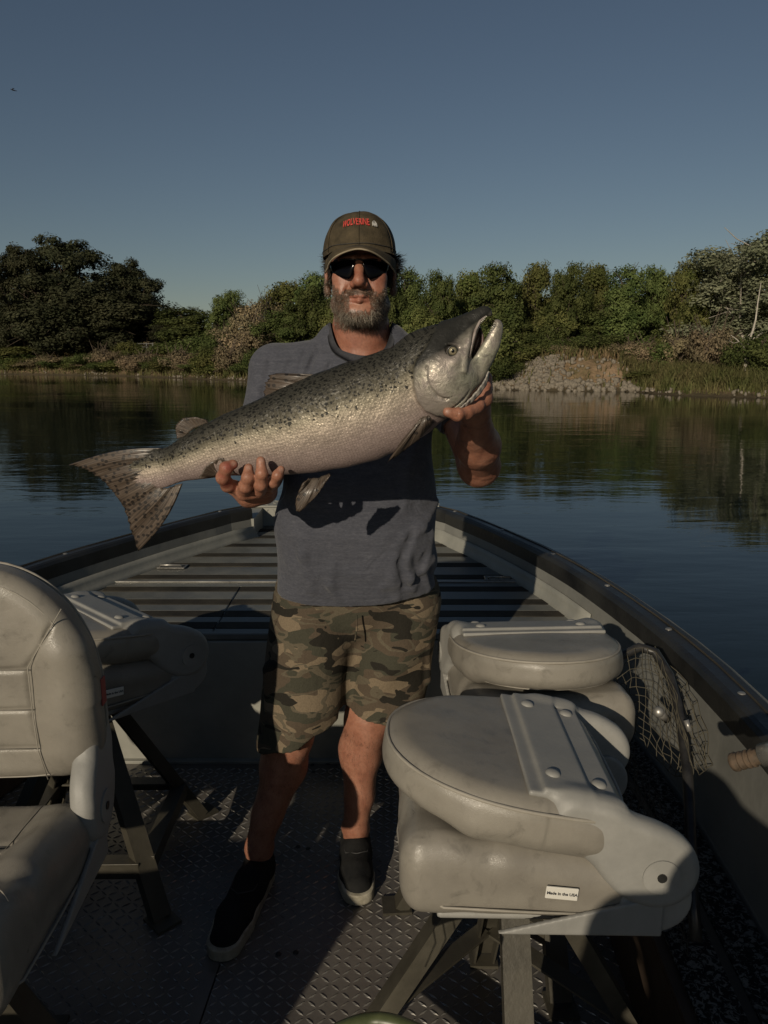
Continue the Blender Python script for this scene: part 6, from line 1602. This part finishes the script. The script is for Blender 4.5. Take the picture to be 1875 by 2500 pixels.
def glasses():
    t = thing('sunglasses', 'black wraparound sunglasses on the man below the cap', 'sunglasses', H(0, -.1, 0))
    ml, nt, b = mat('black_lens', (.002, .002, .003), .10, 0, .12); mf = mat('black_frame', (.012, .012, .013), .25, 0, .6)[0]
    b.inputs['Coat Weight'].default_value = .0
    def lp(x, z, off=0.0): a = math.asin(max(-1, min(1, x/.088))); return H(x, -(.108+off)*math.cos(a)**1.0+.004+(z*.12), z)
    for s in (1, -1):
        nu, nv = 20, 9; P = np.zeros((nu, nv, 3))
        for i in range(nu):
            u = i/(nu-1); x = s*(.0100+.0625*u)
            top = .0125+.003*math.sin(u*2.6)-.005*u*u; bot = float(np.interp(u, [0, .06, .18, .30, .5, .75, .92, 1.0], [-.001, -.016, -.0300, -.0325, -.0285, -.0200, -.0120, -.001]))
            for j in range(nv): z = bot+(top-bot)*j/(nv-1); P[i, j] = lp(x, z, .003*math.sin(math.pi*j/(nv-1)))
        V, F = solid_grid(P, .0022); part('lens', V, F, ml, t)
        mb = MB(); mb.tube([P[i, -1]+[0, -.001, .001] for i in range(nu)]+[H(s*.0745, -.055, .008), H(s*.0825, -.01, .006), H(s*.0835, .015, -.001)], [.0022]*nu+[.003, .0026, .002], 6); mb.build('temple_arm', mf, t, True, True)
    mb = MB(); mb.tube([lp(-.0125, .010), lp(-.005, .0135, .004), lp(.005, .0135, .004), lp(.0125, .010)], .0024, 6); mb.build('bridge', mf, t, True, True)
glasses()

# ------------------------------------------------------------------ the one who takes the picture, unseen, posed to cast shade into the boat
def photographer():
    b = np.array([-.06, -.42, .18]); t = thing('person', 'unseen person seated behind the camera, posed to cast shade on the boat', 'person', b)
    v = Vol((-.40, -.85, .05), (.36, .12, 1.56), .012)
    P = lambda x, y, z: b+np.array([x, y, z])
    v.ell(P(0, .10, .99), (.078, .095, .105)); v.cap(P(0, .06, 1.0), P(0, 0, .96), .06, .065, .03)
    v.ell(P(0, -.02, .84), (.20, .13, .24), .05); v.cap(P(-.17, 0, .98), P(.17, 0, .98), .065, .065, .04); v.ell(P(0, -.02, .58), (.19, .15, .13), .05)
    for s in (1, -1):
        v.cap(P(s*.10, 0, .54), P(s*.13, .36, .52), .085, .065, .03); v.cap(P(s*.13, .36, .52), P(s*.14, .34, .10), .062, .045, .02); v.cap(P(s*.14, .34, .08), P(s*.14, .46, .04), .045, .035, .02)
        v.cap(P(s*.20, 0, .97), P(s*.235, .06, .72), .052, .045, .02); v.cap(P(s*.235, .06, .72), P(s*.12, .26, .62), .043, .032, .02); v.ell(P(s*.10, .30, .62), (.045, .05, .03), .015)
    V, F = v.mesh(); part('body', V, F, worn('photographer_clothes', (.05, .055, .07), (.08, .085, .10), .9), t)
    mb = MB(); mb.box((0, 0, .33), (.24, .22, .33), 0, None, .02)
    c = thing('added_box', 'unseen box added as a seat for the person casting shade', 'box', b*[1, 1, 0]+[0, -.05, .001]); mb.build('box_body', M_WALL, c)  # unseen box, added to carry the figure that casts shade
    mb = MB(); mb.box((0, 0, .675), (.245, .225, .014), 0, None, .005); mb.build('lid', M_PLASTIC, c)
photographer()

def shade_crate():  # unseen box, added to block the low sun from the left floor
    c = thing('added_box', 'unseen grey box added behind the open chair to shade the floor', 'box', (-1.27, .28, .001))
    mb = MB(); mb.box((0, 0, .325), (.46, .15, .325), 0, None, .01); mb.build('box_body', M_WALL, c); mb = MB(); mb.box((0, 0, .665), (.465, .155, .014), 0, None, .005); mb.build('lid', M_PLASTIC, c)
shade_crate()
